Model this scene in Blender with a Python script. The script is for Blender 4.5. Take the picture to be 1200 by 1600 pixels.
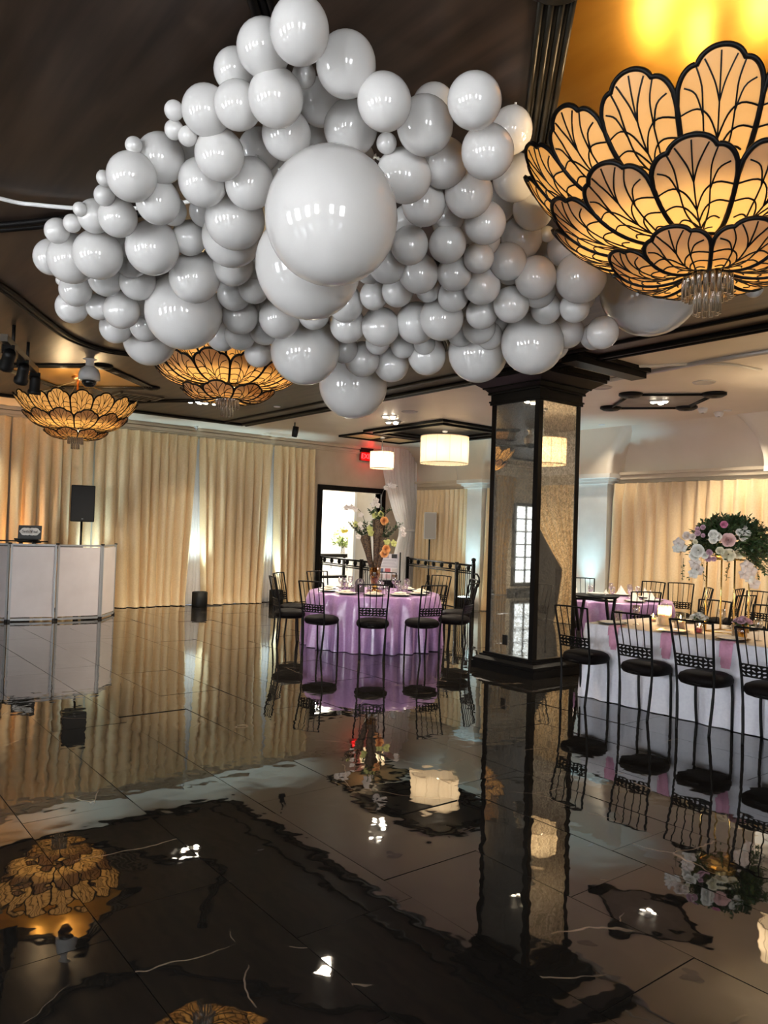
import bpy, bmesh, math, random
from mathutils import Vector, Matrix
for o in list(bpy.data.objects): bpy.data.objects.remove(o)
scene = bpy.context.scene
COL = scene.collection
R = math.radians
PI = math.pi

# ------------------------------------------------------------------ camera
EYE = Vector((0, 0, 1.65))
yaw, pitch, roll = R(38), R(1.43), R(1.9)
fwd = Vector((math.sin(yaw)*math.cos(pitch), math.cos(yaw)*math.cos(pitch), math.sin(pitch)))
rgt = Vector((math.cos(yaw), -math.sin(yaw), 0)); upv = rgt.cross(fwd)
cam_r = math.cos(roll)*rgt + math.sin(roll)*upv
cam_u = -math.sin(roll)*rgt + math.cos(roll)*upv
cd = bpy.data.cameras.new('camera'); cam = bpy.data.objects.new('camera', cd); COL.objects.link(cam)
cd.sensor_width = 36; cd.lens = 27; cd.clip_start = .05; cd.clip_end = 100
m = Matrix((cam_r, cam_u, -fwd)).transposed().to_4x4(); m.translation = EYE
cam.matrix_world = m
scene.camera = cam

# ------------------------------------------------------------------ world, exposure
w = bpy.data.worlds.new('world'); scene.world = w; w.use_nodes = True
w.node_tree.nodes['Background'].inputs[0].default_value = (.75, .85, 1, 1)
w.node_tree.nodes['Background'].inputs[1].default_value = 1.0
vs = scene.view_settings
vs.view_transform = 'Standard'; vs.look = 'None'; vs.gamma = 1; vs.exposure = 1.5; vs.use_curve_mapping = False
scene.cycles.max_bounces = 8; scene.cycles.diffuse_bounces = 4; scene.cycles.glossy_bounces = 5
scene.cycles.transmission_bounces = 5; scene.cycles.transparent_max_bounces = 8
scene.cycles.caustics_reflective = False; scene.cycles.caustics_refractive = False
scene.cycles.sample_clamp_indirect = 4.0

# levels of the lamps and of the daylight (tuned together)
K_WINDOW = 10.5      # glow of the unseen window panes left of and added behind the viewer
K_CHANDELIER = 4.0  # bulbs inside each lotus bowl
K_UP = 125.0         # floor uplights washing the drapes
K_DOWN = 135.0        # recessed downlights

def light(name, kind, loc, energy, color, parent=None, size=.05, rot=None, spot=None, blend=.5):
    d = bpy.data.lights.new(name, kind); d.energy = energy; d.color = color
    if kind in ('POINT', 'SPOT'): d.shadow_soft_size = size
    if kind == 'SPOT': d.spot_size = spot; d.spot_blend = blend
    o = bpy.data.objects.new(name, d); COL.objects.link(o); o.location = loc
    if rot: o.rotation_euler = rot
    if parent: o.parent = parent
    return o

# ------------------------------------------------------------------ helpers
CEIL = 3.66
class MB:
    """collects shapes and links them as ONE mesh object"""
    def __init__(s): s.v = []; s.f = []; s.sm = []
    def add(s, vs, fs, smooth=False):
        n = len(s.v); s.v += [tuple(q) for q in vs]
        for f in fs: s.f.append(tuple(i+n for i in f)); s.sm.append(smooth)
        return s
    def box(s, c, d, rz=0, M=None):
        x, y, z = d[0]/2, d[1]/2, d[2]/2
        p = [Vector((i*x, j*y, k*z)) for k in (-1, 1) for j in (-1, 1) for i in (-1, 1)]
        if rz: q = Matrix.Rotation(rz, 3, 'Z'); p = [q @ a for a in p]
        p = [a + Vector(c) for a in p]
        if M: p = [M @ a for a in p]
        return s.add(p, [(0, 2, 3, 1), (4, 5, 7, 6), (0, 1, 5, 4), (2, 6, 7, 3), (0, 4, 6, 2), (1, 3, 7, 5)])
    def b2(s, a, b):
        return s.box([(i+j)/2 for i, j in zip(a, b)], [abs(j-i) for i, j in zip(a, b)])
    def tube(s, pts, r, n=6, closed=False, caps=True):
        pts = [Vector(p) for p in pts]; m = len(pts); rings = []
        rr = r if isinstance(r, (list, tuple)) else [r]*m
        prev = None
        for i, p in enumerate(pts):
            a = pts[i-1] if (i or closed) else p; b = pts[(i+1) % m] if (i < m-1 or closed) else p
            t = (b-a).normalized()
            if prev is None:
                u = t.orthogonal().normalized()
            else:
                u = prev - t*prev.dot(t)
                u = u.normalized() if u.length > 1e-6 else t.orthogonal().normalized()
            prev = u; w_ = t.cross(u)
            rings.append([p + (u*math.cos(2*PI*k/n) + w_*math.sin(2*PI*k/n))*rr[i] for k in range(n)])
        vs = [q for g in rings for q in g]; fs = []
        for i in range(m if closed else m-1):
            j = (i+1) % m
            for k in range(n): fs.append((i*n+k, i*n+(k+1) % n, j*n+(k+1) % n, j*n+k))
        if caps and not closed: fs += [tuple(range(n))[::-1], tuple((m-1)*n+k for k in range(n))]
        return s.add(vs, fs, n > 4)
    def lathe(s, prof, n=24, c=(0, 0, 0), smooth=True, M=None, a0=0, sx=1, sy=1):
        vs = []; fs = []
        for r, z in prof:
            for k in range(n):
                a = 2*PI*k/n + a0
                vs.append(Vector((c[0]+r*sx*math.cos(a), c[1]+r*sy*math.sin(a), c[2]+z)))
        if M: vs = [M @ q for q in vs]
        for i in range(len(prof)-1):
            for k in range(n): fs.append((i*n+k, i*n+(k+1) % n, (i+1)*n+(k+1) % n, (i+1)*n+k))
        if prof[0][0] > 1e-5: fs.append(tuple(range(n))[::-1])
        if prof[-1][0] > 1e-5: fs.append(tuple((len(prof)-1)*n+k for k in range(n)))
        return s.add(vs, fs, smooth)
    def grid(s, fn, nu, nv, smooth=True, wrap=False):
        vs = [fn(i/nu, j/nv) for j in range(nv+1) for i in range(nu if wrap else nu+1)]
        c = nu if wrap else nu+1; fs = []
        for j in range(nv):
            for i in range(nu):
                k = (i+1) % c
                fs.append((j*c+i, j*c+k, (j+1)*c+k, (j+1)*c+i))
        return s.add(vs, fs, smooth)
    def prism(s, poly, z0, z1):
        n = len(poly)
        vs = [(x, y, z0) for x, y in poly] + [(x, y, z1) for x, y in poly]
        return s.add(vs, [tuple(range(n))[::-1], tuple(range(n, 2*n))] + [(i, (i+1) % n, n+(i+1) % n, n+i) for i in range(n)])
    def mesh(s, name, mat):
        me = bpy.data.meshes.new(name); me.from_pydata(s.v, [], s.f)
        me.polygons.foreach_set('use_smooth', s.sm)
        bm = bmesh.new(); bm.from_mesh(me); bmesh.ops.remove_doubles(bm, verts=bm.verts, dist=1e-5)
        bmesh.ops.recalc_face_normals(bm, faces=bm.faces); bm.to_mesh(me); bm.free()
        if mat: me.materials.append(mat)
        return me
    def build(s, name, mat, parent=None, loc=None, rz=0):
        return put(name, s.mesh(name, mat), parent, loc, rz)

def put(name, me, parent=None, loc=None, rz=0, rot=None, scale=None):
    o = bpy.data.objects.new(name, me); COL.objects.link(o)
    if loc is not None: o.location = loc
    if rz: o.rotation_euler = (0, 0, rz)
    if rot is not None: o.rotation_euler = rot
    if scale is not None: o.scale = scale if hasattr(scale, '__len__') else (scale,)*3
    if parent: o.parent = parent
    return o
def tag(o, label, cat, group=None, kind=None):
    o['label'] = label; o['category'] = cat
    if group: o['group'] = group
    if kind: o['kind'] = kind
    return o
def empty(name, loc, rz, label, cat, group=None):
    o = bpy.data.objects.new(name, None); COL.objects.link(o); o.location = loc; o.rotation_euler = (0, 0, rz)
    o.empty_display_size = .1
    return tag(o, label, cat, group)
def struct(o): o['kind'] = 'structure'; return o
def copy_tree(o, parent=None):
    c = o.copy(); COL.objects.link(c)
    if parent: c.parent = parent
    for ch in list(o.children): copy_tree(ch, c)
    return c

# ------------------------------------------------------------------ materials
MATS = {}
def mat(name, col, rough=.5, metal=0, **kw):
    if name in MATS: return MATS[name]
    m = bpy.data.materials.new(name); m.use_nodes = True; MATS[name] = m
    b = m.node_tree.nodes['Principled BSDF']
    b.inputs['Base Color'].default_value = (*col, 1); b.inputs['Roughness'].default_value = rough; b.inputs['Metallic'].default_value = metal
    for k, v in kw.items():
        k = {'spec': 'Specular IOR Level', 'ior': 'IOR', 'trans': 'Transmission Weight', 'alpha': 'Alpha', 'coat': 'Coat Weight', 'sheen': 'Sheen Weight',
             'emit': 'Emission Strength', 'ecol': 'Emission Color', 'sub': 'Subsurface Weight', 'coatr': 'Coat Roughness', 'aniso': 'Anisotropic'}[k]
        b.inputs[k].default_value = (*v, 1) if isinstance(v, tuple) else v
    return m
def N(m, t, **kw):
    n = m.node_tree.nodes.new(t)
    for k, v in kw.items():
        if hasattr(n, k): setattr(n, k, v)
        else: n.inputs[k.replace('_', ' ')].default_value = v
    return n
def L(m, a, b): m.node_tree.links.new(a, b)
def bsdf(m): return m.node_tree.nodes['Principled BSDF']
def mottle(m, c1, c2, scale=6, detail=4, coord='Object', stretch=(1, 1, 1), rotz=0, lo=.35, hi=.65, bump=0, bscale=None):
    """base colour that wanders between two pigments (grain, weave, wear), plus fine relief"""
    tc = N(m, 'ShaderNodeTexCoord'); mp = N(m, 'ShaderNodeMapping'); mp.inputs['Scale'].default_value = stretch; mp.inputs['Rotation'].default_value = (0, 0, rotz)
    no = N(m, 'ShaderNodeTexNoise', Scale=scale, Detail=detail); L(m, tc.outputs[coord], mp.inputs[0]); L(m, mp.outputs[0], no.inputs['Vector'])
    r = N(m, 'ShaderNodeValToRGB'); r.color_ramp.elements[0].position = lo; r.color_ramp.elements[1].position = hi
    r.color_ramp.elements[0].color = (*c1, 1); r.color_ramp.elements[1].color = (*c2, 1)
    L(m, no.outputs[0], r.inputs[0]); L(m, r.outputs[0], bsdf(m).inputs['Base Color'])
    if bump:
        bp = N(m, 'ShaderNodeBump', Strength=bump, Distance=.01); L(m, no.outputs[0], bp.inputs['Height']); L(m, bp.outputs[0], bsdf(m).inputs['Normal'])
    return m

M_plaster = mottle(mat('wall_plaster', (.62, .53, .39), .75), (.60, .50, .36), (.65, .56, .42), 3, bump=.05)
M_white_wall = mottle(mat('pilaster_plaster', (.78, .76, .70), .6), (.75, .73, .67), (.81, .79, .73), 4)
M_ceiling = mottle(mat('ceiling_paint', (.72, .66, .56), .38), (.70, .62, .50), (.77, .69, .57), 1.2)
M_dark_ceiling = mottle(mat('bronze_ceiling_paint', (.035, .026, .022), .42, .35), (.022, .014, .011), (.075, .048, .034), 9, 6, stretch=(1, .09, 1), rotz=R(38), lo=.35, hi=.75)
M_gold = mottle(mat('gold_leaf', (.85, .52, .09), .30, .9), (.36, .18, .02), (.50, .28, .045), 3, 5, stretch=(1, .4, 1), rotz=.6)
M_trim = mat('black_trim', (.004, .0035, .0035), .4, spec=.12)
M_trim_grey = mat('fluted_trim', (.035, .03, .022), .3, .5)
M_iron = mat('black_iron', (.004, .0035, .0035), .45, 0, spec=.15)
M_black_wood = mottle(mat('black_wood', (.005, .005, .005), .35, spec=.15), (.003, .003, .003), (.006, .005, .005), 12, stretch=(1, 1, .1))
M_blackplastic = mat('black_plastic', (.004, .004, .004), .5, spec=.3)
M_alu = mat('aluminium', (.42, .43, .45), .5, .7)
M_whiteplastic = mat('white_plastic', (.75, .74, .72), .35)
M_brass = mat('brass_gold', (.78, .56, .22), .25, 1)
M_copper = mat('copper_rod', (.45, .22, .10), .3, 1)
M_seat = mottle(mat('black_stretch_fabric', (.008, .006, .006), .6, spec=.08), (.004, .003, .003), (.007, .005, .005), 60)
M_led = mat('led_strip', (.85, .85, .85), .5)
M_grille = mat('speaker_grille', (.006, .006, .006), .6)
def cloth(name, c1, c2, rough, sheen=0, spec=.4, trans=0):
    m = mottle(mat(name, c1, rough, spec=spec, sheen=sheen), c1, c2, 40, 3, bump=.03)
    if trans:
        t = N(m, 'ShaderNodeBsdfTranslucent'); t.inputs[0].default_value = (*c2, 1)
        x = N(m, 'ShaderNodeMixShader'); x.inputs[0].default_value = trans
        out = m.node_tree.nodes['Material Output']
        L(m, bsdf(m).outputs[0], x.inputs[1]); L(m, t.outputs[0], x.inputs[2]); L(m, x.outputs[0], out.inputs[0])
    return m
M_curtain = cloth('champagne_satin', (.78, .58, .33), (.84, .64, .38), .38, .1, .5)
M_white_drape = cloth('white_sheer', (.80, .76, .72), (.86, .82, .78), .6, .1, .4, .25)
M_lilac = cloth('lilac_satin', (.42, .24, .50), (.48, .28, .56), .22, .1, .8)
M_whitecloth = cloth('white_satin', (.72, .72, .80), (.78, .78, .85), .38, .1, .5)
M_pink = cloth('pink_napkin', (.66, .32, .47), (.72, .36, .52), .7)
M_ivory = cloth('ivory_napkin', (.78, .68, .50), (.84, .74, .58), .7)
M_white_napkin = cloth('white_napkin', (.80, .74, .68), (.85, .80, .74), .7)
M_runner = cloth('table_runner', (.64, .56, .48), (.70, .62, .54), .6)
M_charger = mat('black_charger', (.02, .018, .016), .25)
M_china = mat('white_china', (.80, .78, .72), .2)

def glass_mat(name, tint=(1, 1, 1), mixf=.22):
    m = bpy.data.materials.new(name); m.use_nodes = True; nt = m.node_tree; nt.nodes.remove(bsdf(m))
    out = nt.nodes['Material Output']; tr = N(m, 'ShaderNodeBsdfTransparent'); tr.inputs[0].default_value = (*tint, 1)
    gl = N(m, 'ShaderNodeBsdfGlossy'); gl.inputs['Roughness'].default_value = .05
    lw = N(m, 'ShaderNodeLayerWeight'); lw.inputs[0].default_value = .5
    mr = N(m, 'ShaderNodeMapRange'); mr.inputs['To Min'].default_value = mixf*.35; mr.inputs['To Max'].default_value = min(1, mixf*3)
    x = N(m, 'ShaderNodeMixShader'); L(m, lw.outputs['Facing'], mr.inputs[0]); L(m, mr.outputs[0], x.inputs[0]); L(m, tr.outputs[0], x.inputs[1]); L(m, gl.outputs[0], x.inputs[2]); L(m, x.outputs[0], out.inputs[0])
    return m
M_glass = glass_mat('clear_glass', (.97, .97, .97), .25)
M_crystal = glass_mat('crystal_rod_glass', (.96, .93, .88), .34)
_t = N(M_crystal, 'ShaderNodeBsdfTranslucent'); _t.inputs[0].default_value = (.9, .85, .74, 1); _x = N(M_crystal, 'ShaderNodeMixShader'); _x.inputs[0].default_value = .25
_o = M_crystal.node_tree.nodes['Material Output']; L(M_crystal, _o.inputs[0].links[0].from_socket, _x.inputs[1]); L(M_crystal, _t.outputs[0], _x.inputs[2]); L(M_crystal, _x.outputs[0], _o.inputs[0])
M_amberglass = glass_mat('amber_glass', (.75, .55, .18), .2)

def emit_mat(name, col, s):
    m = bpy.data.materials.new(name); m.use_nodes = True; nt = m.node_tree; nt.nodes.remove(bsdf(m))
    e = N(m, 'ShaderNodeEmission'); e.inputs[0].default_value = (*col, 1); e.inputs[1].default_value = s
    L(m, e.outputs[0], nt.nodes['Material Output'].inputs[0]); return m
M_daylight = emit_mat('daylight_pane', (.94, .97, 1), K_WINDOW)  # glow standing in for daylight at the unseen windows
M_doorlight = emit_mat('glazed_door_daylight', (.80, .90, 1), .9)
M_bulb = emit_mat('lit_bulb', (1, .88, .68), 14)
M_flame = emit_mat('candle_flame', (1, .62, .2), 18)
M_exit = emit_mat('exit_red', (1, .03, .03), 2.2)

# balloon latex: white, glossy, lets some light through
M_balloon = mat('white_latex', (.78, .77, .76), .06, spec=.8)
_t = N(M_balloon, 'ShaderNodeBsdfTranslucent'); _t.inputs[0].default_value = (.85, .82, .78, 1)
_x = N(M_balloon, 'ShaderNodeMixShader'); _x.inputs[0].default_value = .22
L(M_balloon, bsdf(M_balloon).outputs[0], _x.inputs[1]); L(M_balloon, _t.outputs[0], _x.inputs[2]); L(M_balloon, _x.outputs[0], M_balloon.node_tree.nodes['Material Output'].inputs[0])

# lotus petal: amber art glass that glows where the bulbs behind it shine through
M_petal = mottle(mat('amber_art_glass', (.80, .58, .30), .35), (.52, .37, .22), (.60, .45, .28), 7, 3)
_t = N(M_petal, 'ShaderNodeBsdfTranslucent'); _t.inputs[0].default_value = (.64, .40, .14, 1)
_x = N(M_petal, 'ShaderNodeMixShader'); _x.inputs[0].default_value = .6
L(M_petal, bsdf(M_petal).outputs[0], _x.inputs[1]); L(M_petal, _t.outputs[0], _x.inputs[2]); L(M_petal, _x.outputs[0], M_petal.node_tree.nodes['Material Output'].inputs[0])
# pendant shade: sheer string fabric round lit bulbs
M_shade = mat('sheer_shade', (.85, .72, .55), .6)
_t = N(M_shade, 'ShaderNodeBsdfTranslucent'); _t.inputs[0].default_value = (.98, .85, .66, 1)
_x = N(M_shade, 'ShaderNodeMixShader'); _x.inputs[0].default_value = .65
L(M_shade, bsdf(M_shade).outputs[0], _x.inputs[1]); L(M_shade, _t.outputs[0], _x.inputs[2]); L(M_shade, _x.outputs[0], M_shade.node_tree.nodes['Material Output'].inputs[0])

# antique mirror: silvering with cloudy worn patches
M_mirror = mat('antique_mirror', (.72, .68, .60), .02, 1)
def _mirror():
    m = M_mirror; tc = N(m, 'ShaderNodeTexCoord')
    n1 = N(m, 'ShaderNodeTexNoise', Scale=30, Detail=6); n1.inputs['Roughness'].default_value = .65; n1.inputs['Distortion'].default_value = 1.2
    L(m, tc.outputs['Object'], n1.inputs['Vector'])
    r = N(m, 'ShaderNodeValToRGB'); r.color_ramp.elements[0].position = .42; r.color_ramp.elements[1].position = .58
    r.color_ramp.elements[0].color = (.60, .55, .45, 1); r.color_ramp.elements[1].color = (.95, .91, .82, 1)
    L(m, n1.outputs[0], r.inputs[0]); L(m, r.outputs[0], bsdf(m).inputs['Base Color'])
    q = N(m, 'ShaderNodeMapRange'); q.inputs['From Min'].default_value = .4; q.inputs['From Max'].default_value = .6; q.inputs['To Min'].default_value = .03; q.inputs['To Max'].default_value = .015
    L(m, n1.outputs[0], q.inputs[0]); L(m, q.outputs[0], bsdf(m).inputs['Roughness'])
    q = N(m, 'ShaderNodeMapRange'); q.inputs['From Min'].default_value = .42; q.inputs['From Max'].default_value = .58; q.inputs['To Min'].default_value = .78; q.inputs['To Max'].default_value = .97
    L(m, n1.outputs[0], q.inputs[0]); L(m, q.outputs[0], bsdf(m).inputs['Metallic'])
_mirror()

# polished dark marble floor
M_floor = mat('polished_dark_marble', (.012, .011, .010), .02, spec=1.0)
def _floor():
    m = M_floor; b = bsdf(m); b.inputs['IOR'].default_value = 1.75
    tc = N(m, 'ShaderNodeTexCoord'); oi = N(m, 'ShaderNodeObjectInfo')
    mul = N(m, 'ShaderNodeVectorMath', operation='SCALE'); cx = N(m, 'ShaderNodeCombineXYZ')
    L(m, oi.outputs['Random'], cx.inputs[0]); L(m, oi.outputs['Random'], cx.inputs[1]); L(m, cx.outputs[0], mul.inputs[0]); mul.inputs['Scale'].default_value = 40
    ad = N(m, 'ShaderNodeVectorMath', operation='ADD'); L(m, tc.outputs['Object'], ad.inputs[0]); L(m, mul.outputs[0], ad.inputs[1])
    # veins: long thin cracks filled with pale calcite
    nd = N(m, 'ShaderNodeTexNoise', Scale=2.5, Detail=3); L(m, ad.outputs[0], nd.inputs['Vector'])
    sc = N(m, 'ShaderNodeVectorMath', operation='SCALE'); sc.inputs['Scale'].default_value = .22; L(m, nd.outputs['Color'], sc.inputs[0])
    a2 = N(m, 'ShaderNodeVectorMath', operation='ADD'); L(m, ad.outputs[0], a2.inputs[0]); L(m, sc.outputs[0], a2.inputs[1])
    vo = N(m, 'ShaderNodeTexVoronoi', feature='DISTANCE_TO_EDGE', Scale=.85); L(m, a2.outputs[0], vo.inputs['Vector'])
    mr = N(m, 'ShaderNodeMapRange'); mr.inputs['From Min'].default_value = .0012; mr.inputs['From Max'].default_value = .0038; mr.inputs['To Min'].default_value = 1; mr.inputs['To Max'].default_value = 0
    L(m, vo.outputs['Distance'], mr.inputs[0])
    n2 = N(m, 'ShaderNodeTexNoise', Scale=1.3, Detail=2); L(m, ad.outputs[0], n2.inputs['Vector'])
    g = N(m, 'ShaderNodeMapRange'); g.inputs['From Min'].default_value = .50; g.inputs['From Max'].default_value = .60; L(m, n2.outputs[0], g.inputs[0])
    pr = N(m, 'ShaderNodeMath', operation='MULTIPLY'); L(m, mr.outputs[0], pr.inputs[0]); L(m, g.outputs[0], pr.inputs[1])
    base = N(m, 'ShaderNodeMixRGB'); base.inputs[1].default_value = (.010, .009, .008, 1); base.inputs[2].default_value = (.022, .019, .016, 1); L(m, n2.outputs[0], base.inputs[0])
    mx = N(m, 'ShaderNodeMixRGB'); mx.inputs[2].default_value = (.34, .25, .18, 1); L(m, pr.outputs[0], mx.inputs[0]); L(m, base.outputs[0], mx.inputs[1])
    L(m, mx.outputs[0], b.inputs['Base Color'])
    # slow swell of the polished face: bends what it mirrors
    n3 = N(m, 'ShaderNodeTexNoise', Scale=5.5, Detail=1.5); L(m, ad.outputs[0], n3.inputs['Vector'])
    bp = N(m, 'ShaderNodeBump', Strength=.5, Distance=.0023); L(m, n3.outputs[0], bp.inputs['Height']); L(m, bp.outputs[0], b.inputs['Normal'])
_floor()
M_grout = mat('dark_grout', (.05, .045, .04), .8)

# ================================================================== the setting
X0, X1, Y0, Y1 = -5.0, 12.2, -4.0, 15.0
def project(P):
    v = Vector(P) - EYE; d = v.dot(fwd)
    return (600 + 1200*v.dot(cam_r)/d, 800 - 1200*v.dot(cam_u)/d, d) if d > .2 else (0, 9999, d)
# floor: grout bed with every marble tile laid on it
floor = struct(MB().b2((X0, Y0, -.06), (X1, Y1, -.005)).build('floor', M_grout))
TW, TL = .61, 1.22
tiles = []
rnd = random.Random(3)
for k in range(-10, 19):
    x = 1.09 + k*TW
    off = 3.27 + (k % 3)*TL/3 + (.2 if k % 2 else 0)
    for j in range(-7, 11):
        y = off + j*TL
        if x < X0 or x + TW > X1+.1 or y < Y0 or y + TL > Y1+.6: continue
        ps = [project((x+a*TW, y+b*TL, 0)) for a in (0, .5, 1) for b in (0, .5, 1)]
        seen = any(-20 < p[0] < 1220 and -20 < p[1] < 1620 for p in ps)
        tiles.append((not seen, math.hypot(x, y), x, y))
tiles.sort()
tile_me = MB().b2((0, 0, -.008), (TW-.004, TL-.004, 0)).mesh('tile', M_floor)
rest = MB()
for i, (unseen, _, x, y) in enumerate(tiles):
    if not unseen and i < 300:
        t = put('tile', tile_me, floor, (x, y, rnd.uniform(-.0006, .0006)))
        t.rotation_euler = (R(rnd.gauss(0, .07)), R(rnd.gauss(0, .07)), 0)
    else: rest.b2((x, y, -.008), (x+TW-.004, min(y+TL-.004, Y1), 0))
t = rest.build('tile_field', M_floor, floor); t['kind'] = 'stuff'

# ceiling: pale slab, bronze painted field, gold diamonds
ceiling = struct(MB().b2((X0, Y0, CEIL), (X1, Y1, CEIL+.1)).build('ceiling', M_ceiling))
DX, DY = 7.0, 13.5
MB().b2((X0, Y0, CEIL-.012), (DX, DY, CEIL-.001)).build('bronze_field', M_dark_ceiling, ceiling)
n_trim = [0]
def trim_obj(mb, m=None):
    n_trim[0] += 1
    return struct(mb.build('trim_%d' % n_trim[0], m or M_trim))
def bead(pts, width, drop=.05, beads=3, closed=False, m=None, z=CEIL):
    """a moulding of parallel half-round beads following a line on the ceiling"""
    mb = MB(); P = [Vector((p[0], p[1], 0)) for p in pts]; n = len(P)
    def offs(o):
        out = []
        for i, p in enumerate(P):
            a = P[i-1] if (i or closed) else p; b = P[(i+1) % n] if (i < n-1 or closed) else p
            t1 = (p-a).normalized() if (p-a).length else (b-p).normalized(); t2 = (b-p).normalized() if (b-p).length else t1
            t = (t1+t2).normalized(); nn = Vector((-t.y, t.x, 0)); c = max(.4, t.dot(t2))
            out.append(p + nn*o/c)
        return out
    for k in range(beads):
        o = ((k+.5)/beads-.5)*width
        zz = drop*(1 if k % 2 == 0 else .55)
        mb.tube([(q.x, q.y, z-zz*.5) for q in offs(o)], width/beads*.62, 8, closed)
    return trim_obj(mb, m)
bead([(X0, DY), (DX, DY)], .13, .05, 3); bead([(DX, DY), (DX, Y0)], .15, .06, 3)
bead([(DX-.42, DY), (DX-.42, Y0)], .05, .03, 1)
trim_obj(MB().b2((6.6, 5.2, CEIL-.12), (7.9, 5.40, CEIL)).b2((6.6, 5.16, CEIL-.05), (7.93, 5.44, CEIL)))
CH = [(3.13, 1.77), (3.13, 6.37), (3.13, 10.97)]
def rosette(mb, c, r, z=CEIL):
    for q in (1, .66, .34): mb.lathe([(0, -.055), (r*q*.7, -.055), (r*q, -.03), (r*q, 0)], 20, (c[0], c[1], z - .012*(1-q)), True)
HD = 1.03
for cx, cy in CH:
    dia = [(cx-HD, cy), (cx, cy-HD), (cx+HD, cy), (cx, cy+HD)]
    g = MB().prism(dia, CEIL-.022, CEIL-.013).build('gold_panel', M_gold, ceiling)
    for i in range(4): bead([dia[i], dia[(i+1) % 4]], .14, .06, 7, m=M_trim_grey)
    for q in dia:
        mb = MB(); rosette(mb, q, .13); trim_obj(mb)
def smooth(pts, n=5):
    out = []
    for i in range(len(pts)-1):
        p0 = Vector(pts[max(i-1, 0)]); p1 = Vector(pts[i]); p2 = Vector(pts[i+1]); p3 = Vector(pts[min(i+2, len(pts)-1)])
        for k in range(n):
            t = k/n
            out.append(.5*((2*p1) + (p2-p0)*t + (2*p0-5*p1+4*p2-p3)*t*t + (3*p1-p0-3*p2+p3)*t**3))
    out.append(Vector(pts[-1])); return out
ogee = [(1.75, 4.75), (1.41, 5.28), (1.08, 5.75), (.72, 6.15), (.85, 6.65), (1.38, 7.21), (1.88, 7.98), (2.38, 8.69), (2.82, 8.99), (3.13, 8.98)]
for side in (0, 1):
    for dy in (0, 4.6, -4.6):
        pts = [((2*3.13-x) if side else x, y+dy) for x, y in ogee]
        pts = [q for q in pts if q[1] < DY-.1 and q[1] > Y0]
        if len(pts) > 3: bead([(q.x, q.y) for q in smooth(pts)], .11, .05, 3)
# black stepped frame round the large pendant
mb = MB()
fx0, fx1, fy0, fy1 = 9.05, 11.25, 10.0, 12.35
for k, (o, z) in enumerate(((0, .05), (.14, .085), (.28, .05))):
    a, b, c, d = fx0+o, fx1-o, fy0+o, fy1-o; ww = .13
    mb.b2((a, c, CEIL-z), (b, c+ww, CEIL)).b2((a, d-ww, CEIL-z), (b, d, CEIL)).b2((a, c+ww, CEIL-z), (a+ww, d-ww, CEIL)).b2((b-ww, c+ww, CEIL-z), (b, d-ww, CEIL))
mb.b2((fx0+.41, fy0+.41, CEIL-.012), (fx1-.41, fy1-.41, CEIL)); trim_obj(mb)
# two small gilded rectangles by the far door
mb = MB(); mb.b2((9.28, 12.62, CEIL-.01), (10.86, 13.44, CEIL)); mb.build('gold_panel', mat('dull_gilt', (.42, .29, .13), .4, .4), ceiling)
mb = MB()
for a, b in (((9.25, 12.6), (10.88, 12.6)), ((9.25, 13.45), (10.88, 13.45)), ((9.25, 12.6), (9.25, 13.45)), ((10.88, 12.6), (10.88, 13.45)), ((10.06, 12.6), (10.06, 13.45))):
    mb.box(((a[0]+b[0])/2, (a[1]+b[1])/2, CEIL-.02), (abs(b[0]-a[0])+.04, abs(b[1]-a[1])+.04, .04))
trim_obj(mb)
# diamond frame with round bosses, right ceiling
dv = [(9.13, 6.25), (9.82, 5.42), (10.54, 6.25), (9.87, 7.1)]
MB().prism(dv, CEIL-.012, CEIL-.001).build('grey_panel', mottle(mat('grey_panel_paint', (.2, .18, .16), .5), (.17, .15, .13), (.24, .21, .19), 5), ceiling)
for i in range(4): bead([dv[i], dv[(i+1) % 4]], .05, .05, 2)
for q in dv: mb = MB(); rosette(mb, q, .16); trim_obj(mb)
# thin raised line and curved bead crossing the pale ceiling
bead([(8.14, 6.15), (8.04, 5.38), (7.96, 4.52), (7.95, 3.4)], .05, .03, 1, m=mat('steel_track', (.45, .43, .42), .4, .5))
bead([(q.x, q.y) for q in smooth([(7.35, 5.6), (7.75, 5.1), (7.98, 4.7), (8.3, 4.4), (8.8, 4.3)])], .03, .02, 1, m=M_ceiling)

# back wall with its door opening
DX0, DX1, DZ = 9.86, 11.60, 2.57
wb = struct(MB().b2((X0, Y1, 0), (DX0, Y1+.2, CEIL)).b2((DX1, Y1, 0), (X1, Y1+.2, CEIL)).b2((DX0, Y1, DZ), (DX1, Y1+.2, CEIL)).build('wall_back', M_plaster))
for z, dp in ((CEIL-.06, .10), (CEIL-.13, .06), (CEIL-.17, .03)):
    trim_obj(MB().b2((X0, Y1-dp, z), (X1, Y1, z+.06)), M_plaster)
struct(MB().b2((X0, Y1-.02, 0), (DX0-.12, Y1, .14)).b2((DX1+.1, Y1-.02, 0), (X1, Y1, .14)).build('baseboard_back', M_black_wood))
fr = MB(); fr.b2((DX0-.12, Y1-.05, 0), (DX0, Y1+.22, DZ+.12)).b2((DX1, Y1-.05, 0), (DX1+.12, Y1+.22, DZ+.12)).b2((DX0, Y1-.05, DZ), (DX1, Y1+.22, DZ+.12))
struct(fr.build('door_1', M_black_wood))
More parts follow.
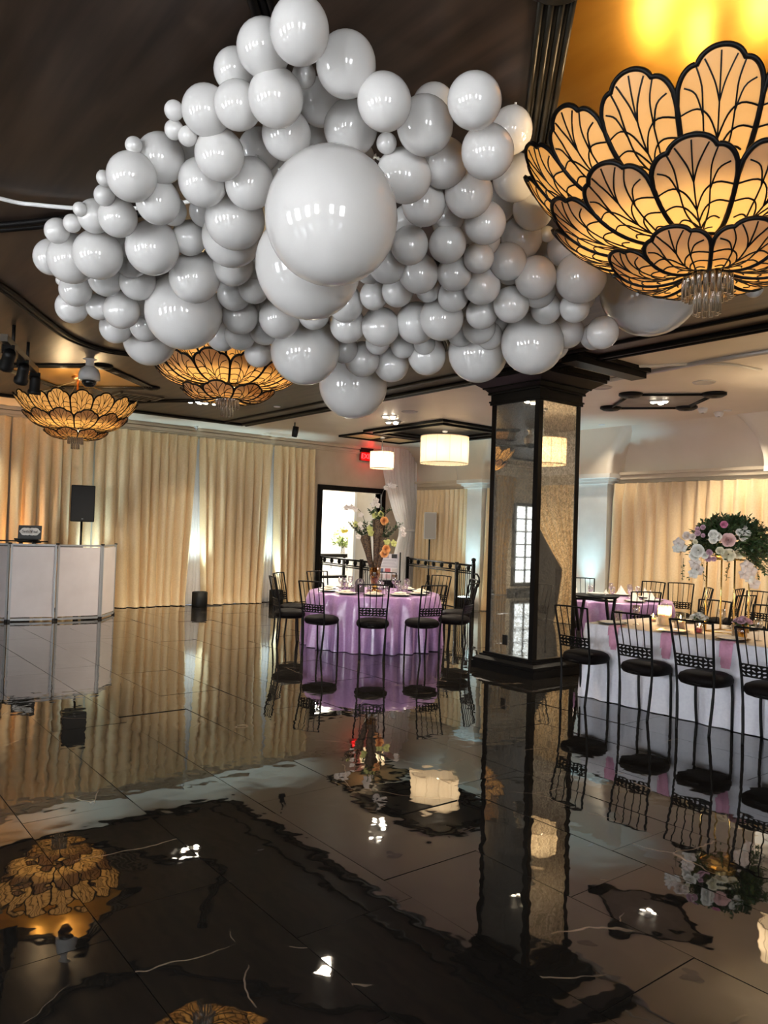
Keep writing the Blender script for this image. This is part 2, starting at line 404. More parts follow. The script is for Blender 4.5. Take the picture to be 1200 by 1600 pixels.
# the bright lobby beyond the door
M_lobby = mat('lobby_paint', (.82, .80, .74), .6)
struct(MB().b2((8.6, 18.4, 0), (15.2, 18.6, 3.2)).build('wall_lobby_back', M_lobby))
struct(MB().b2((8.4, Y1+.2, 0), (8.6, 18.6, 3.2)).build('wall_lobby_left', M_lobby)); struct(MB().b2((15.0, Y1+.2, 0), (15.2, 18.6, 3.2)).build('wall_lobby_right', M_lobby))
struct(MB().b2((8.4, Y1+.2, 3.2), (15.2, 18.6, 3.3)).build('ceiling_lobby', M_lobby))
struct(MB().b2((8.4, Y1, -.06), (15.2, 18.6, -.001)).build('floor_lobby', mat('lobby_floor', (.45, .48, .52), .12)))
struct(MB().b2((11.52, Y1+.9, 0), (14.9, Y1+1.1, 3.2)).build('wall_lobby_partition', M_plaster))
struct(MB().b2((11.45, Y1+.88, 0), (11.52, Y1+1.12, 3.2)).build('trim_lobby', mat('lobby_casing', (.7, .66, .58), .5)))
struct(MB().b2((13.1, 18.3, 0), (13.35, 18.39, 2.3)).build('door_2', mat('blue_black_door', (.03, .045, .06), .3)))
light('lobby_lamp_light', 'POINT', (11.2, 17.3, 2.85), 170, (1, .97, .92), size=.25)

# right wall: cove above a cornice, pilasters
wr = struct(MB().b2((X1, Y0, 0), (X1+.2, Y1+.2, CEIL+.1)).build('wall_right', M_plaster))
mb = MB()
prof = [(X1, 2.86), (X1-.02, 3.05), (X1-.08, 3.25), (X1-.19, 3.44), (X1-.34, 3.58), (X1-.50, CEIL)]
mb.grid(lambda u, v: (*(lambda i, t: (prof[i][0]*(1-t)+prof[min(i+1, 5)][0]*t, Y0+v*(Y1-Y0), prof[i][1]*(1-t)+prof[min(i+1, 5)][1]*t))(min(int(u*5), 4), u*5-min(int(u*5), 4)),), 10, 2)
mb.build('cove', M_ceiling, wr)
trim_obj(MB().b2((X1-.06, Y0, 2.68), (X1, Y1, 2.74)).b2((X1-.11, Y0, 2.74), (X1, Y1, 2.82)).b2((X1-.15, Y0, 2.82), (X1, Y1, 2.87)), M_plaster)
PIL = [(11.85, 12.30), (8.62, 9.32), (4.95, 5.5)]
for a, b in PIL:
    p = MB().b2((X1-.26, a, 0), (X1, b, 2.66)).build('pilaster', M_white_wall, wr)
    MB().b2((X1-.32, a-.06, 2.66), (X1, b+.06, 2.71)).b2((X1-.36, a-.1, 2.71), (X1, b+.1, 2.76)).b2((X1-.44, a-.17, 2.76), (X1, b+.17, 2.84)).build('capital', M_white_wall, wr)
    # lunette: a shallow half vault springing from the capital
    mb = MB(); c = (a+b)/2; hw = (b-a)/2+.17
    mb.grid(lambda u, v, c=c, hw=hw: (X1-.43+.02*v-.12*v*v, c+(u-.5)*2*hw*(1+.9*v*v), 2.84+(CEIL-2.84)*v), 10, 8)
    mb.grid(lambda u, v, c=c, hw=hw: (X1-.43+.43*u+(.02*v-.12*v*v)*(1-u), c-hw*(1+.9*v*v), 2.84+(CEIL-2.84)*v), 4, 8)
    mb.grid(lambda u, v, c=c, hw=hw: (X1-.43+.43*u+(.02*v-.12*v*v)*(1-u), c+hw*(1+.9*v*v), 2.84+(CEIL-2.84)*v), 4, 8)
    mb.build('lunette', M_ceiling, wr)
struct(MB().b2((X1-.03, Y0, 0), (X1, Y1, .14)).build('baseboard_right', M_black_wood))

# unseen window walls: left panes shaped for balloon highlights, rear ones added as fill
def window(n, c, wd, ht, z0, axis, out, cols=2, rows=6, door=False, pm=None):
    """axis 'x': wall normal along x; out = +-1 direction towards outside"""
    fr = MB(); panes = []
    pw, ph = wd/cols, ht/rows
    def P(u, z, d): return (c[0]+d*out, c[1]+u, z) if axis == 'x' else (c[0]+u, c[1]+d*out, z)
    def bx(mb, u0, u1, z0_, z1_, d0, d1):
        a, b = P(u0, z0_, d0), P(u1, z1_, d1); mb.b2([min(i, j) for i, j in zip(a, b)], [max(i, j) for i, j in zip(a, b)])
    for u0, u1, za, zb in ((-wd/2-.09, -wd/2, z0-.09, z0+ht+.09), (wd/2, wd/2+.09, z0-.09, z0+ht+.09), (-wd/2, wd/2, z0+ht, z0+ht+.09), (-wd/2, wd/2, z0-.09, z0)):
        bx(fr, u0, u1, za, zb, -.06, .04)
    for i in range(1, cols): bx(fr, -wd/2+i*pw-.022, -wd/2+i*pw+.022, z0, z0+ht, -.04, .03)
    for j in range(1, rows): bx(fr, -wd/2, wd/2, z0+j*ph-.018, z0+j*ph+.018, -.04, .03)
    o = struct(fr.build(('door_%d' if door else 'window_%d') % n, M_black_wood))
    for i in range(cols):
        for j in range(rows):
            mb = MB(); bx(mb, -wd/2+i*pw+.02, -wd/2+(i+1)*pw-.02, z0+j*ph+.016, z0+(j+1)*ph-.016, .0, .02); mb.build('pane', pm or M_daylight, o)
    return o
struct(MB().b2((X0-.2, Y0, 0), (X0, Y1, CEIL)).build('wall_left', M_plaster))
struct(MB().b2((X0, Y0-.2, 0), (X1, Y0, CEIL)).build('wall_front', M_plaster))
for i, y in enumerate((-1.6, .6, 2.8, 5.0)): window(i+1, (X0+.02, y), 1.0, 1.9, .75, 'x', -1, 2, 4)
for i, x in enumerate((-2.6, -.2)): window(i+5, (x, Y0+.02), 1.0, 1.9, .75, 'y', -1, 2, 4)  # windows added behind the viewer for general fill
window(3, (-2.95, Y1-.04), .86, 2.2, .3, 'y', 1, 2, 6, door=True, pm=M_doorlight)
# doorway mirrored in the column: flat panel coloured dark for its unlit inside
mb = MB().b2((X1-.04, .5, 0), (X1, 2.1, 2.25)); struct(mb.build('door_4', mat('doorway_shade_panel', (.02, .018, .016), .5)))
mb = MB().b2((X1-.09, .38, 0), (X1, .5, 2.37)).b2((X1-.09, 2.1, 0), (X1, 2.22, 2.37)).b2((X1-.09, .5, 2.25), (X1, 2.1, 2.37)); trim_obj(mb, M_black_wood)

# ================================================================== the mirrored column
cx0, cx1, cy0, cy1 = 6.96, 7.73, 6.0, 6.77
col = empty('mirrored_column', ((cx0+cx1)/2, (cy0+cy1)/2, 0), 0, 'square column clad in antique mirror with black frame, base and crown', 'column')
ox, oy = (cx0+cx1)/2, (cy0+cy1)/2; hw = .385
def ring(mb, h0, z0, z1, h1=None):
    h1 = h1 or h0
    vs = [(i*h, j*h, z) for h, z in ((h0, z0), (h1, z1)) for i, j in ((-1, -1), (1, -1), (1, 1), (-1, 1))]
    mb.add(vs, [(3, 2, 1, 0), (4, 5, 6, 7)] + [(i, (i+1) % 4, 4+(i+1) % 4, 4+i) for i in range(4)])
mb = MB(); ring(mb, hw-.02, .1, 3.5); mb.build('core', M_black_wood, col)
for k in range(4):
    mp = MB().box((0, -hw+.013, 1.72), (hw*2-.09, .012, 3.1)); o = mp.build('mirror_panel', M_mirror, col); o.rotation_euler = (0, 0, k*PI/2)
    st = MB().box((-hw+.035, -hw+.035, 1.72), (.07, .07, 3.12)); o = st.build('corner_post', M_black_wood, col); o.rotation_euler = (0, 0, k*PI/2)
    o = MB().box((0, -hw+.012, 3.28), (hw*2-.1, .03, .03)).build('rail', M_black_wood, col); o.rotation_euler = (0, 0, k*PI/2)
mb = MB(); ring(mb, hw+.12, 0, .085); ring(mb, hw+.105, .085, .10); ring(mb, hw+.11, .10, .125); ring(mb, hw+.10, .125, .155, hw+.06); ring(mb, hw+.05, .155, .175); ring(mb, hw+.02, .175, .20)
mb.build('base', M_black_wood, col)
mb = MB(); ring(mb, hw+.02, 3.27, 3.30); ring(mb, hw+.03, 3.30, 3.32); ring(mb, hw+.012, 3.32, 3.40); ring(mb, hw+.04, 3.40, 3.425)
ring(mb, hw+.03, 3.425, 3.47, hw+.07)
ring(mb, hw+.09, 3.47, 3.485); ring(mb, hw+.09, 3.485, 3.56, hw+.2); ring(mb, hw+.22, 3.56, 3.60); ring(mb, hw+.24, 3.60, CEIL-.002)
mb.build('crown', M_black_wood, col)
MB().box((-hw+.004, .06, .38), (.012, .075, .12)).build('outlet_plate', M_blackplastic, col)

# ================================================================== drapes
def pleats(name, a, b, z0, z1, folds, amp, seed, m, nrm, label, cat='curtain', group=None, sweep=None, rows=16, pinch=True, break_=.03):
    """a hanging cloth from a to b (xy), folding towards nrm; sweep(u, v) moves the cloth sideways"""
    rg = random.Random(seed); a = Vector((*a, 0)); b = Vector((*b, 0)); nv = Vector((*nrm, 0)); dr = b-a
    nu = folds*12; ph = [rg.uniform(.75, 1.25) for _ in range(folds)]; tot = sum(ph); acc = [0]
    for q in ph: acc.append(acc[-1]+q/tot)
    am = [rg.uniform(.55, 1.25) for _ in range(folds+1)]; dl = [rg.uniform(-.5, .5) for _ in range(folds+1)]
    def f(u, v):
        uu = u*folds; i = min(int(uu), folds-1); t = uu-i
        s = acc[i]+(acc[i+1]-acc[i])*t
        k = am[i]*(1-t)+am[i+1]*t; dd = dl[i]*(1-t)+dl[i+1]*t
        w_ = max(0, math.sin(PI*t))                    # v: 0 top, 1 bottom
        hang = w_**.55*(.62+.38*v)
        off = amp*k*hang
        if pinch:
            b_ = min(1, max(0, (v-.012)/.11)); off = amp*((.12+.55*w_**5)*(1-b_) + k*hang*b_)
        off += amp*.22*math.sin(4*v+dd*7)*v*.5
        sd = dd*.45*v*v*(acc[i+1]-acc[i])
        p = a + dr*(s+sd) + nv*off
        z = z1+(z0-z1)*v
        if v > .97: p = p + nv*break_*k
        if sweep:
            q = sweep(u, v); p = p + dr*q
        return (p.x, p.y, z)
    o = MB().grid(f, nu, rows).build(name, m)
    return tag(o, label, cat, group)
GB = 'champagne drapes along the back wall'
cuts = [-1.2, .9, 3.15, 4.62, 6.72, 8.50, 9.60]
labs = ['cream satin drape far left of the back wall, out past the booth', 'cream satin drape behind the laptop on the white booth', 'cream satin drape behind the black speaker on its pole',
        'cream satin drape just right of the white booth end', 'cream satin drape between the two black floor uplights', 'cream satin drape beside the black framed doorway']
for i in range(6):
    n = max(6, int((cuts[i+1]-cuts[i])*4.8))
    pleats('curtain', (cuts[i]+.015, Y1-.06), (cuts[i+1]-.015, Y1-.06), .012, 3.47, n, .21, 10+i, M_curtain, (0, -1), labs[i], group=GB, rows=24, sweep=lambda u, v, i=i: (.09*v*(1-u)**5 if i in (4, 5) else 0) - (.10*v*u**5 if i in (3, 4) else 0))
for x, lb in ((6.72, 'narrow white sheer lit behind the left black uplight'), (8.50, 'narrow white sheer lit behind the right black uplight')):
    pleats('sheer_drape', (x-.2, Y1-.02), (x+.2, Y1-.02), .012, 3.44, 4, .03, 77, M_white_drape, (0, -1), lb, group='white sheers behind the drape gaps')
GR = 'champagne drapes along the right wall'
pleats('curtain', (X1-.14, 14.12), (X1-.14, 12.36), .012, 2.66, 12, .14, 31, M_curtain, (-1, 0), 'cream satin drape behind the far railing, left of the mirrored column', group=GR)
pleats('curtain', (X1-.14, 11.8), (X1-.14, 9.4), .012, 2.66, 14, .12, 32, M_curtain, (-1, 0), 'cream satin drape hidden mostly behind the mirrored column', group=GR)
pleats('curtain', (X1-.14, 8.56), (X1-.14, 5.58), .012, 2.66, 13, .20, 33, M_curtain, (-1, 0), 'cream satin drape behind the tall flower arrangement at right', group=GR)
pleats('curtain', (X1-.14, 4.9), (X1-.14, 2.9), .012, 2.66, 12, .12, 34, M_curtain, (-1, 0), 'cream satin drape on the right wall beyond the frame edge', group=GR)
# swagged drapes of the doorway the column mirrors
for sgn, y, lb in ((1, 2.75, 'gold drape swept open left of the dark doorway mirrored in the column'), (-1, -.15, 'gold drape swept open right of the dark doorway mirrored in the column')):
    pleats('curtain', (X1-.3, y), (X1-.3, y-sgn*1.35), .012, 2.66, 8, .1, 41+sgn, M_curtain, (-1, 0), lb, group='drapes of the mirrored doorway', rows=18,
           sweep=lambda u, v: -u*.82*min(1, (v/.62)**1.3) if v < .62 else -u*(.82-.12*(v-.62)/.38))
pleats('curtain', (-1.55, Y1-.2), (-2.35, Y1-.2), .012, 3.3, 6, .12, 44, mat('gold_drape', (.50, .33, .14), .5), (0, -1), 'gold drape beside the glazed door mirrored in the column', rows=18,
       sweep=lambda u, v: -u*.5*min(1, v/.7))
# white sheer swept to the right at the far corner
WD = pleats('sheer_drape', (12.12, 14.3), (11.02, 14.3), .012, CEIL-.02, 11, .13, 51, M_white_drape, (0, -1), 'white gathered drape hanging from ceiling to floor right of the doorway', rows=26, pinch=False,
       sweep=lambda u, v: -u*(.60*min(1, (v/.55)**1.6)) if v < .55 else -u*(.60-.34*((v-.55)/.45)**.8))
MB().lathe([(.12, -.03), (.135, 0), (.12, .03)], 14, (11.98, 14.27, 1.68), sx=1.5).build('tie_back', M_white_drape, WD)
BALLS = [
(1.346,2.291,3.381,0.1048),(1.344,2.545,3.443,0.1031),(1.359,2.811,3.486,0.0851),(1.615,2.393,3.417,0.1145),(1.746,2.316,3.290,0.1029),
(1.420,2.577,3.296,0.1080),(1.355,2.763,3.321,0.0941),(1.549,2.590,3.441,0.0481),(1.723,2.731,3.458,0.0977),(1.604,2.805,3.305,0.1026),
(1.848,2.946,3.434,0.0642),(1.820,2.646,3.349,0.1137),(1.647,3.126,3.374,0.0968),(1.791,3.155,3.333,0.0907),(1.591,3.099,3.191,0.1095),
(1.946,2.557,3.292,0.0434),(2.077,2.592,3.205,0.1148),(2.013,2.388,3.322,0.1159),(2.106,2.448,3.464,0.0926),(2.000,2.085,3.292,0.1020),
(2.206,2.214,3.212,0.1073),(2.576,2.440,3.519,0.1007),(2.239,2.521,3.289,0.1078),(2.404,2.528,3.206,0.1111),(3.058,2.993,3.498,0.1107),
(2.911,2.716,3.501,0.1193),(3.067,2.726,3.381,0.1053),(2.272,2.687,3.171,0.1036),(2.562,2.823,3.234,0.0736),(2.432,2.997,3.228,0.0779),
(2.613,2.626,3.154,0.0990),(2.872,2.887,3.214,0.0850),(3.159,2.886,3.299,0.1136),(3.249,2.781,3.315,0.0423),(1.295,2.929,3.347,0.0996),
(1.194,3.017,3.347,0.0394),(1.217,3.065,3.294,0.0401),(1.261,3.027,3.267,0.0400),(1.392,2.995,3.221,0.1058),(1.269,3.347,3.292,0.1095),
(1.397,3.415,3.378,0.1018),(1.130,3.295,3.287,0.0361),(1.144,3.349,3.172,0.1070),(1.099,3.579,3.229,0.0354),(1.129,3.666,3.189,0.0483),
(1.302,3.437,3.133,0.1005),(1.425,3.229,3.193,0.1067),(1.079,3.871,3.172,0.0344),(1.163,3.913,3.174,0.0831),(1.220,3.740,3.131,0.0934),
(1.048,4.153,3.138,0.0626),(1.073,3.973,3.131,0.0447),(1.653,3.358,3.126,0.1418),(1.745,3.573,3.124,0.1505),(1.620,3.812,3.156,0.0908),
(1.449,3.879,3.076,0.1361),(1.113,4.504,3.110,0.0961),(1.178,4.340,3.073,0.1289),(1.245,4.109,3.053,0.1279),(1.369,4.128,3.148,0.0689),
(1.491,4.309,3.131,0.0942),(1.437,4.575,3.080,0.0980),(1.585,4.456,3.070,0.1055),(1.327,4.782,3.038,0.0962),(1.253,4.828,3.090,0.0307),
(1.367,4.991,2.986,0.1001),(1.507,4.900,2.996,0.0804),(1.559,4.960,3.077,0.0613),(1.609,4.787,2.973,0.1119),(1.705,5.172,2.960,0.1074),
(1.861,5.040,2.977,0.1073),(2.001,5.334,2.960,0.1868),(1.877,4.458,2.951,0.2310),(1.736,3.993,3.016,0.1381),(1.897,3.855,3.087,0.1095),
(2.095,4.226,3.061,0.1047),(2.124,4.031,3.058,0.0941),(2.228,4.402,2.983,0.1137),(2.348,4.898,2.968,0.1067),(2.398,4.726,2.955,0.1046),
(1.637,2.490,2.865,0.2600),(1.847,2.987,2.849,0.2376),(2.417,4.230,2.973,0.1294),(2.400,4.345,3.072,0.0617),(2.503,4.580,2.982,0.1036),
(2.680,4.979,2.917,0.1027),(2.778,4.495,2.872,0.2333),(3.671,5.169,2.860,0.2863),(2.580,4.091,3.007,0.1009),(2.640,3.826,3.023,0.1090),
(2.803,4.032,2.965,0.1151),(2.928,3.844,2.941,0.1216),(3.084,4.475,2.935,0.1000),(3.259,4.487,2.888,0.1253),(3.502,4.449,2.884,0.1280),
(3.168,4.189,2.946,0.0836),(3.098,3.695,2.969,0.1294),(3.103,3.466,2.953,0.1324),(3.528,4.083,2.896,0.1355),(3.402,3.968,2.940,0.0744),
(2.733,3.441,3.035,0.0922),(2.713,3.641,3.049,0.0838),(2.430,2.973,3.093,0.0936),(2.510,3.252,3.092,0.1070),(2.657,3.167,3.054,0.1076),
(2.896,3.360,3.063,0.0744),(2.580,2.856,3.106,0.0936),(2.806,3.043,3.058,0.0936),(2.997,3.254,3.020,0.0888),(2.813,2.866,3.097,0.0805),
(3.029,3.054,3.041,0.1040),(3.074,2.902,3.150,0.1019),(3.216,3.025,3.176,0.0880),(3.221,2.831,3.078,0.1133),(3.384,2.947,3.066,0.0962),
(3.266,3.048,2.984,0.1037),(3.509,2.998,3.002,0.0911),(3.253,3.273,2.979,0.0961),(3.427,3.473,2.965,0.1057),(3.608,3.553,2.956,0.0884),
(3.731,3.780,2.904,0.2034),(3.755,3.311,2.889,0.1980),(4.041,3.370,2.937,0.0949),(3.946,3.189,2.981,0.1078),(3.969,2.932,2.930,0.0997),
(4.074,3.084,2.948,0.0787),(3.564,2.829,2.981,0.0854),(3.660,2.875,3.079,0.0948),(3.403,2.667,3.081,0.1375),(3.375,2.744,3.262,0.1105),
(4.293,2.815,3.273,0.3185),(4.687,2.503,3.396,0.1143),(4.814,2.407,3.274,0.0572),(4.851,2.375,3.390,0.0735),(2.534,3.445,3.119,0.0862),
(2.698,2.839,3.204,0.0656),(3.604,2.997,3.106,0.0769),(1.877,4.008,3.140,0.0942),(1.491,3.731,3.236,0.0714),(1.621,3.635,3.244,0.0780),
(2.027,2.875,3.363,0.0770),(1.774,4.597,3.147,0.0950),(2.143,4.642,3.031,0.0919),(2.782,4.697,3.034,0.0908),(3.357,4.141,2.949,0.0893),
(3.475,3.688,2.977,0.0931),(3.717,3.515,3.033,0.0848),(2.063,3.920,3.181,0.1099),(2.381,4.480,3.080,0.1090),(1.771,4.884,3.089,0.0995),
(2.645,2.929,3.266,0.0861),(3.457,2.970,3.326,0.0902),]

# ================================================================== lotus chandeliers
def pix(x, y): return fwd + (x-600)/1200*cam_r - (y-800)/1200*cam_u      # direction of a point seen in the photograph
def at_z(x, y, z): d = pix(x, y); return EYE + d*((z-EYE.z)/d.z)
def at_d(x, y, dist): return EYE + pix(x, y)*dist
def at_X(x, y, X): d = pix(x, y); return EYE + d*(X/d.x)
def at_Y(x, y, Y): d = pix(x, y); return EYE + d*(Y/d.y)

def y_top(x):
    a = abs(x)
    c = .90 + .10*math.sqrt(max(0, 1-(a/.25)**2)) if a < .25 else 0
    s_ = .70 + .22*math.sqrt(max(0, 1-((a-.28)/.22)**2)) if a > .06 else 0
    return max(c, s_)
def y_bot(x):
    a = abs(x)
    return 0 if a < .40 else .16*((a-.40)/.10)**2
def petal_map(prof, half):
    def q(x, y):
        (r0, z0), (r1, z1), (r2, z2) = prof
        b0, b1, b2 = (1-y)**2, 2*y*(1-y), y*y
        r = b0*r0+b1*r1+b2*r2; z = b0*z0+b1*z1+b2*z2
        a = x*2*half*1.0
        bulge = .05*(r2-r0)*(1-(2*x)**2)
        r += bulge
        return Vector((r*math.cos(a), r*math.sin(a), z))
    return q
VEINS = [[(0, .02), (0, .35), (0, .7), (0, .97)]]
for s in (-1, 1):
    VEINS += [[(0, .04), (s*.12, .10), (s*.27, .12)], [(0, .10), (s*.14, .24), (s*.26, .29), (s*.37, .26)], [(0, .22), (s*.13, .40), (s*.28, .47), (s*.46, .46)],
              [(0, .38), (s*.11, .56), (s*.26, .64), (s*.49, .62)], [(0, .66), (s*.05, .78), (s*.12, .88), (s*.17, .94)],
              [(s*.06, .10), (s*.17, .34), (s*.19, .60), (s*.20, .78), (s*.26, .91)], [(s*.19, .58), (s*.27, .74), (s*.40, .80)]]
def petal_meshes(prof, half, ro, rv, tagn):
    q = petal_map(prof, half)
    pm = MB(); nx, ny = 18, 8
    pm.grid(lambda u, v: tuple(q(u-.5, y_bot(u-.5)+(y_top(u-.5)-y_bot(u-.5))*v)), nx, ny)
    fm = MB(); out = []
    for i in range(-20, 21): out.append(q(i/40, y_top(i/40)))
    for k in range(1, 8): out.append(q(.5, y_top(.5)+(y_bot(.5)-y_top(.5))*k/8))
    for i in range(20, -21, -1): out.append(q(i/40, y_bot(i/40)))
    for k in range(1, 8): out.append(q(-.5, y_bot(.5)+(y_top(.5)-y_bot(.5))*k/8))
    fm.tube(out, ro, 5, closed=True)
    for ve in VEINS:
        pts = smooth([(*p, 0) for p in ve], 4)
        fm.tube([q(p.x, min(p.y, y_top(p.x))) for p in pts], rv, 4, caps=False)
    return pm.mesh('petal', M_petal), fm.mesh('leading', M_iron)
ROWS = [(((.44, .42), (.68, .44), (.79, .70)), 16), (((.22, .27), (.53, .24), (.665, .465)), 12), (((.08, .17), (.30, .09), (.41, .25)), 8)]
PETALS = [petal_meshes(p, PI/n, (.0105, .0105, .0095)[i], .0038, i) for i, (p, n) in enumerate(ROWS)]
ROD = MB().tube([(0, 0, 0), (0, 0, -.19)], .0085, 7).mesh('crystal_rod', M_crystal)
ROD2 = MB().tube([(0, 0, 0), (0, 0, -.13)], .0085, 7).mesh('crystal_rod', M_crystal)
ROD3 = MB().tube([(0, 0, 0), (0, 0, -.20)], .0085, 7).mesh('crystal_rod', M_crystal)
BULB = MB().lathe([(0, -.03), (.018, -.025), (.028, 0), (.018, .03), (.012, .05), (0, .052)], 10).mesh('bulb', M_bulb)
def chandelier(c, label, a0, nb):
    ch = empty('lotus_chandelier', (c[0], c[1], 2.64), a0, label, 'chandelier', 'lotus chandeliers')
    for (prof, n), (pm, fm) in zip(ROWS, PETALS):
        ph = PI/n if n == 12 else 0
        for k in range(n):
            p = put('petal', pm, ch, rz=2*PI*k/n+ph); put('leading', fm, p)
    MB().tube([(0, 0, .14), (0, 0, CEIL-2.64-.03)], .016, 8).build('hanging_rod', M_copper, ch)
    MB().lathe([(0, -.05), (.05, -.045), (.085, -.02), (.09, 0)], 20, (0, 0, CEIL-2.64-.022)).build('ceiling_rose', M_copper, ch)
    MB().lathe([(0, .20), (.10, .205), (.11, .22), (.10, .235), (0, .24)], 20).build('crystal_plate', M_brass, ch)
    for k in range(22):
        a = 2*PI*k/22; put('crystal_rod', ROD, ch, (.098*math.cos(a), .098*math.sin(a), .26))
    for k in range(11):
        a = 2*PI*k/11; put('crystal_rod', ROD3, ch, (.05*math.cos(a), .05*math.sin(a), .20))
    for k in range(6):
        a = 2*PI*k/6+.3; MB().tube([(.03*math.cos(a), .03*math.sin(a), CEIL-2.64-.08), (.74*math.cos(a), .74*math.sin(a), .66)], .0022, 4).build('cable', M_brass, ch)
    for k in range(nb):
        a = 2*PI*k/nb+.55
        put('bulb', BULB, ch, (.27*math.cos(a), .27*math.sin(a), .50))
        light('bulb_light', 'POINT', (.27*math.cos(a), .27*math.sin(a), .55), K_CHANDELIER*4/nb, (1, .68, .33), ch, .05)
    return ch
chandelier(CH[0], 'huge amber lotus chandelier at upper right, nearest the viewer', R(9), 6)
chandelier(CH[1], 'amber lotus chandelier half hidden behind the bottom of the balloon cloud', R(5), 4)
chandelier(CH[2], 'small far amber lotus chandelier at left, hanging on a long rod', R(11), 4)

# ================================================================== balloon cloud

_p = [(0, -1.0)]
for k in range(1, 16):
    a = -PI/2 + PI*k/16
    _p.append((math.cos(a), math.sin(a)*(1.0 if a < 0 else 1.06)))
_p += [(.07, 1.075), (.045, 1.11), (.06, 1.15), (0, 1.155)]
BAL_ME = MB().lathe(_p, 28).mesh('balloon', M_balloon)
KNOT_ME = MB().lathe([(.03, 0), (.04, .06), (.075, .09), (.06, .12), (.035, .10), (.05, .18), (.12, .24), (.10, .25), (0, .2)], 10).mesh('knot', mat('knot_latex', (.75, .70, .60), .4))
ORD = ['first', 'second', 'third', 'fourth', 'fifth', 'sixth', 'seventh', 'eighth', 'ninth', 'tenth', 'eleventh', 'twelfth', 'thirteenth', 'fourteenth']
def zone(x, y):
    if x > 1100: return 'right of the hanging crystals'
    if y > 470 and x < 260: return 'at the lower left tip'
    if y > 470 and x < 470: return 'just above the half hidden chandelier'
    if y > 455 and x < 640: return 'along the bottom centre edge'
    if y > 470 and x < 800: return 'low above the left of the column'
    if y > 440 or x > 870: return 'low above the right of the column'
    if x < 260: return 'at the far left end' if y > 330 else 'on the upper left slope'
    if x < 420: return 'on the left shoulder' if y < 300 else 'in the left middle'
    if x < 560 and y < 300: return 'around the topmost peak'
    if x < 690: return 'to the upper right of the peak' if y < 300 else 'in the shaded middle'
    if y < 345: return 'beside the huge lotus chandelier'
    return 'in the shaded right middle'
entries = {}
for i, (x, y, z, r) in enumerate(BALLS):
    px, py, d = project((x, y, z)); rp = r*1200/d
    size = 'giant' if rp > 70 else 'large' if rp > 44 else 'medium' if rp > 22 else 'small'
    entries.setdefault((size, zone(px, py)), []).append((px, i))
labels = {}
for (size, zn), lst in entries.items():
    lst.sort(); n = len(lst)
    for k, (px, i) in enumerate(lst):
        if n == 1: labels[i] = 'only %s white balloon %s of the balloon cloud' % (size, zn)
        elif k == n-1: labels[i] = 'rightmost %s white balloon %s of the balloon cloud' % (size, zn)
        elif k == 0: labels[i] = 'leftmost %s white balloon %s of the balloon cloud' % (size, zn)
        else: labels[i] = '%s from left %s white balloon %s of the cloud' % (ORD[k], size, zn)
KNOTTED = {0: (.05, -.4, 1), 2: (.6, .3, 1), 4: (-.5, .2, 1), 16: (-.9, .0, .6), 20: (-.5, -.2, 1)}
rb = random.Random(8)
for i, (x, y, z, r) in enumerate(BALLS):
    px, py, d = project((x, y, z))
    if i in KNOTTED: a = KNOTTED[i]; dirv = cam_r*a[0] + cam_u*a[2] - fwd*(-a[1])
    else: dirv = Vector((rb.gauss(0, .35), rb.gauss(0, .35), 1)) + fwd*.5
    q = dirv.normalized().to_track_quat('Z', 'Y')
    o = put('balloon', BAL_ME, None, (x, y, z), rot=q.to_euler(), scale=(r*rb.uniform(.98, 1.02), r, r*rb.uniform(.99, 1.04)))
    tag(o, labels[i], 'balloon', 'white balloons of the ceiling balloon cloud')
    if i in KNOTTED: put('knot', KNOT_ME, o, (0, 0, 1.08))

# ================================================================== ceiling fittings
STAR = MB()
for k in range(3):
    a = 2*PI*k/3; STAR.lathe([(0, -.02), (.055, -.018), (.075, 0)], 14, (.09*math.cos(a), .09*math.sin(a), 0))
STAR.lathe([(0, -.018), (.1, -.012), (.13, 0)], 18)
STAR = STAR.mesh('plate', M_whiteplastic)
LAMP = MB().lathe([(0, -.035), (.03, -.03), (.042, -.018), (.042, -.015), (0, -.012)], 12).mesh('lamp', M_bulb)
def cluster(x, y, label, z=CEIL-.012, e=1):
    o = empty('ceiling_light', (x, y, z), .4, label, 'ceiling light', 'three-lamp ceiling lights')
    put('plate', STAR, o)
    for k in range(3):
        a = 2*PI*k/3; put('lamp', LAMP, o, (.09*math.cos(a), .09*math.sin(a), -.005))
    light('ceiling_light_beam', 'SPOT', (0, 0, -.06), K_DOWN*e, (1, .86, .66), o, .08, (0, 0, 0), R(130), .8)
def down(x, y, label, z=CEIL-.001, e=1):
    o = empty('downlight', (x, y, z), 0, label, 'downlight', 'single downlights')
    MB().lathe([(.035, -.012), (.05, -.012), (.06, -.006), (.062, 0)], 18).build('ring', M_whiteplastic, o)
    MB().lathe([(0, -.01), (.034, -.01)], 14).build('lens', M_bulb, o)
    light('downlight_beam', 'SPOT', (0, 0, -.04), K_DOWN*.45*e, (1, .88, .70), o, .04, (0, 0, 0), R(110), .7)
cluster(5.38, 11.53, 'three-lamp ceiling light right of the half hidden chandelier on the bronze ceiling')
cluster(8.68, 10.92, 'three-lamp ceiling light beside the black stepped ceiling frame')
cluster(9.84, 6.25, 'three-lamp ceiling light inside the grey diamond frame with round bosses', CEIL-.013)
for i, (x, y) in enumerate(((508, 1528), (800, 1435), (278, 1342), (588, 1312))):
    p = at_z(x, y, -CEIL)
    cluster(p.x, p.y, ['three-lamp ceiling light mirrored lowest in the floor', 'three-lamp ceiling light mirrored in the floor below the column', 'three-lamp ceiling light mirrored in the floor at left', 'three-lamp ceiling light mirrored in the floor beside the pendant lamp reflection'][i], CEIL-.012 if p.x < DX else CEIL, .8)
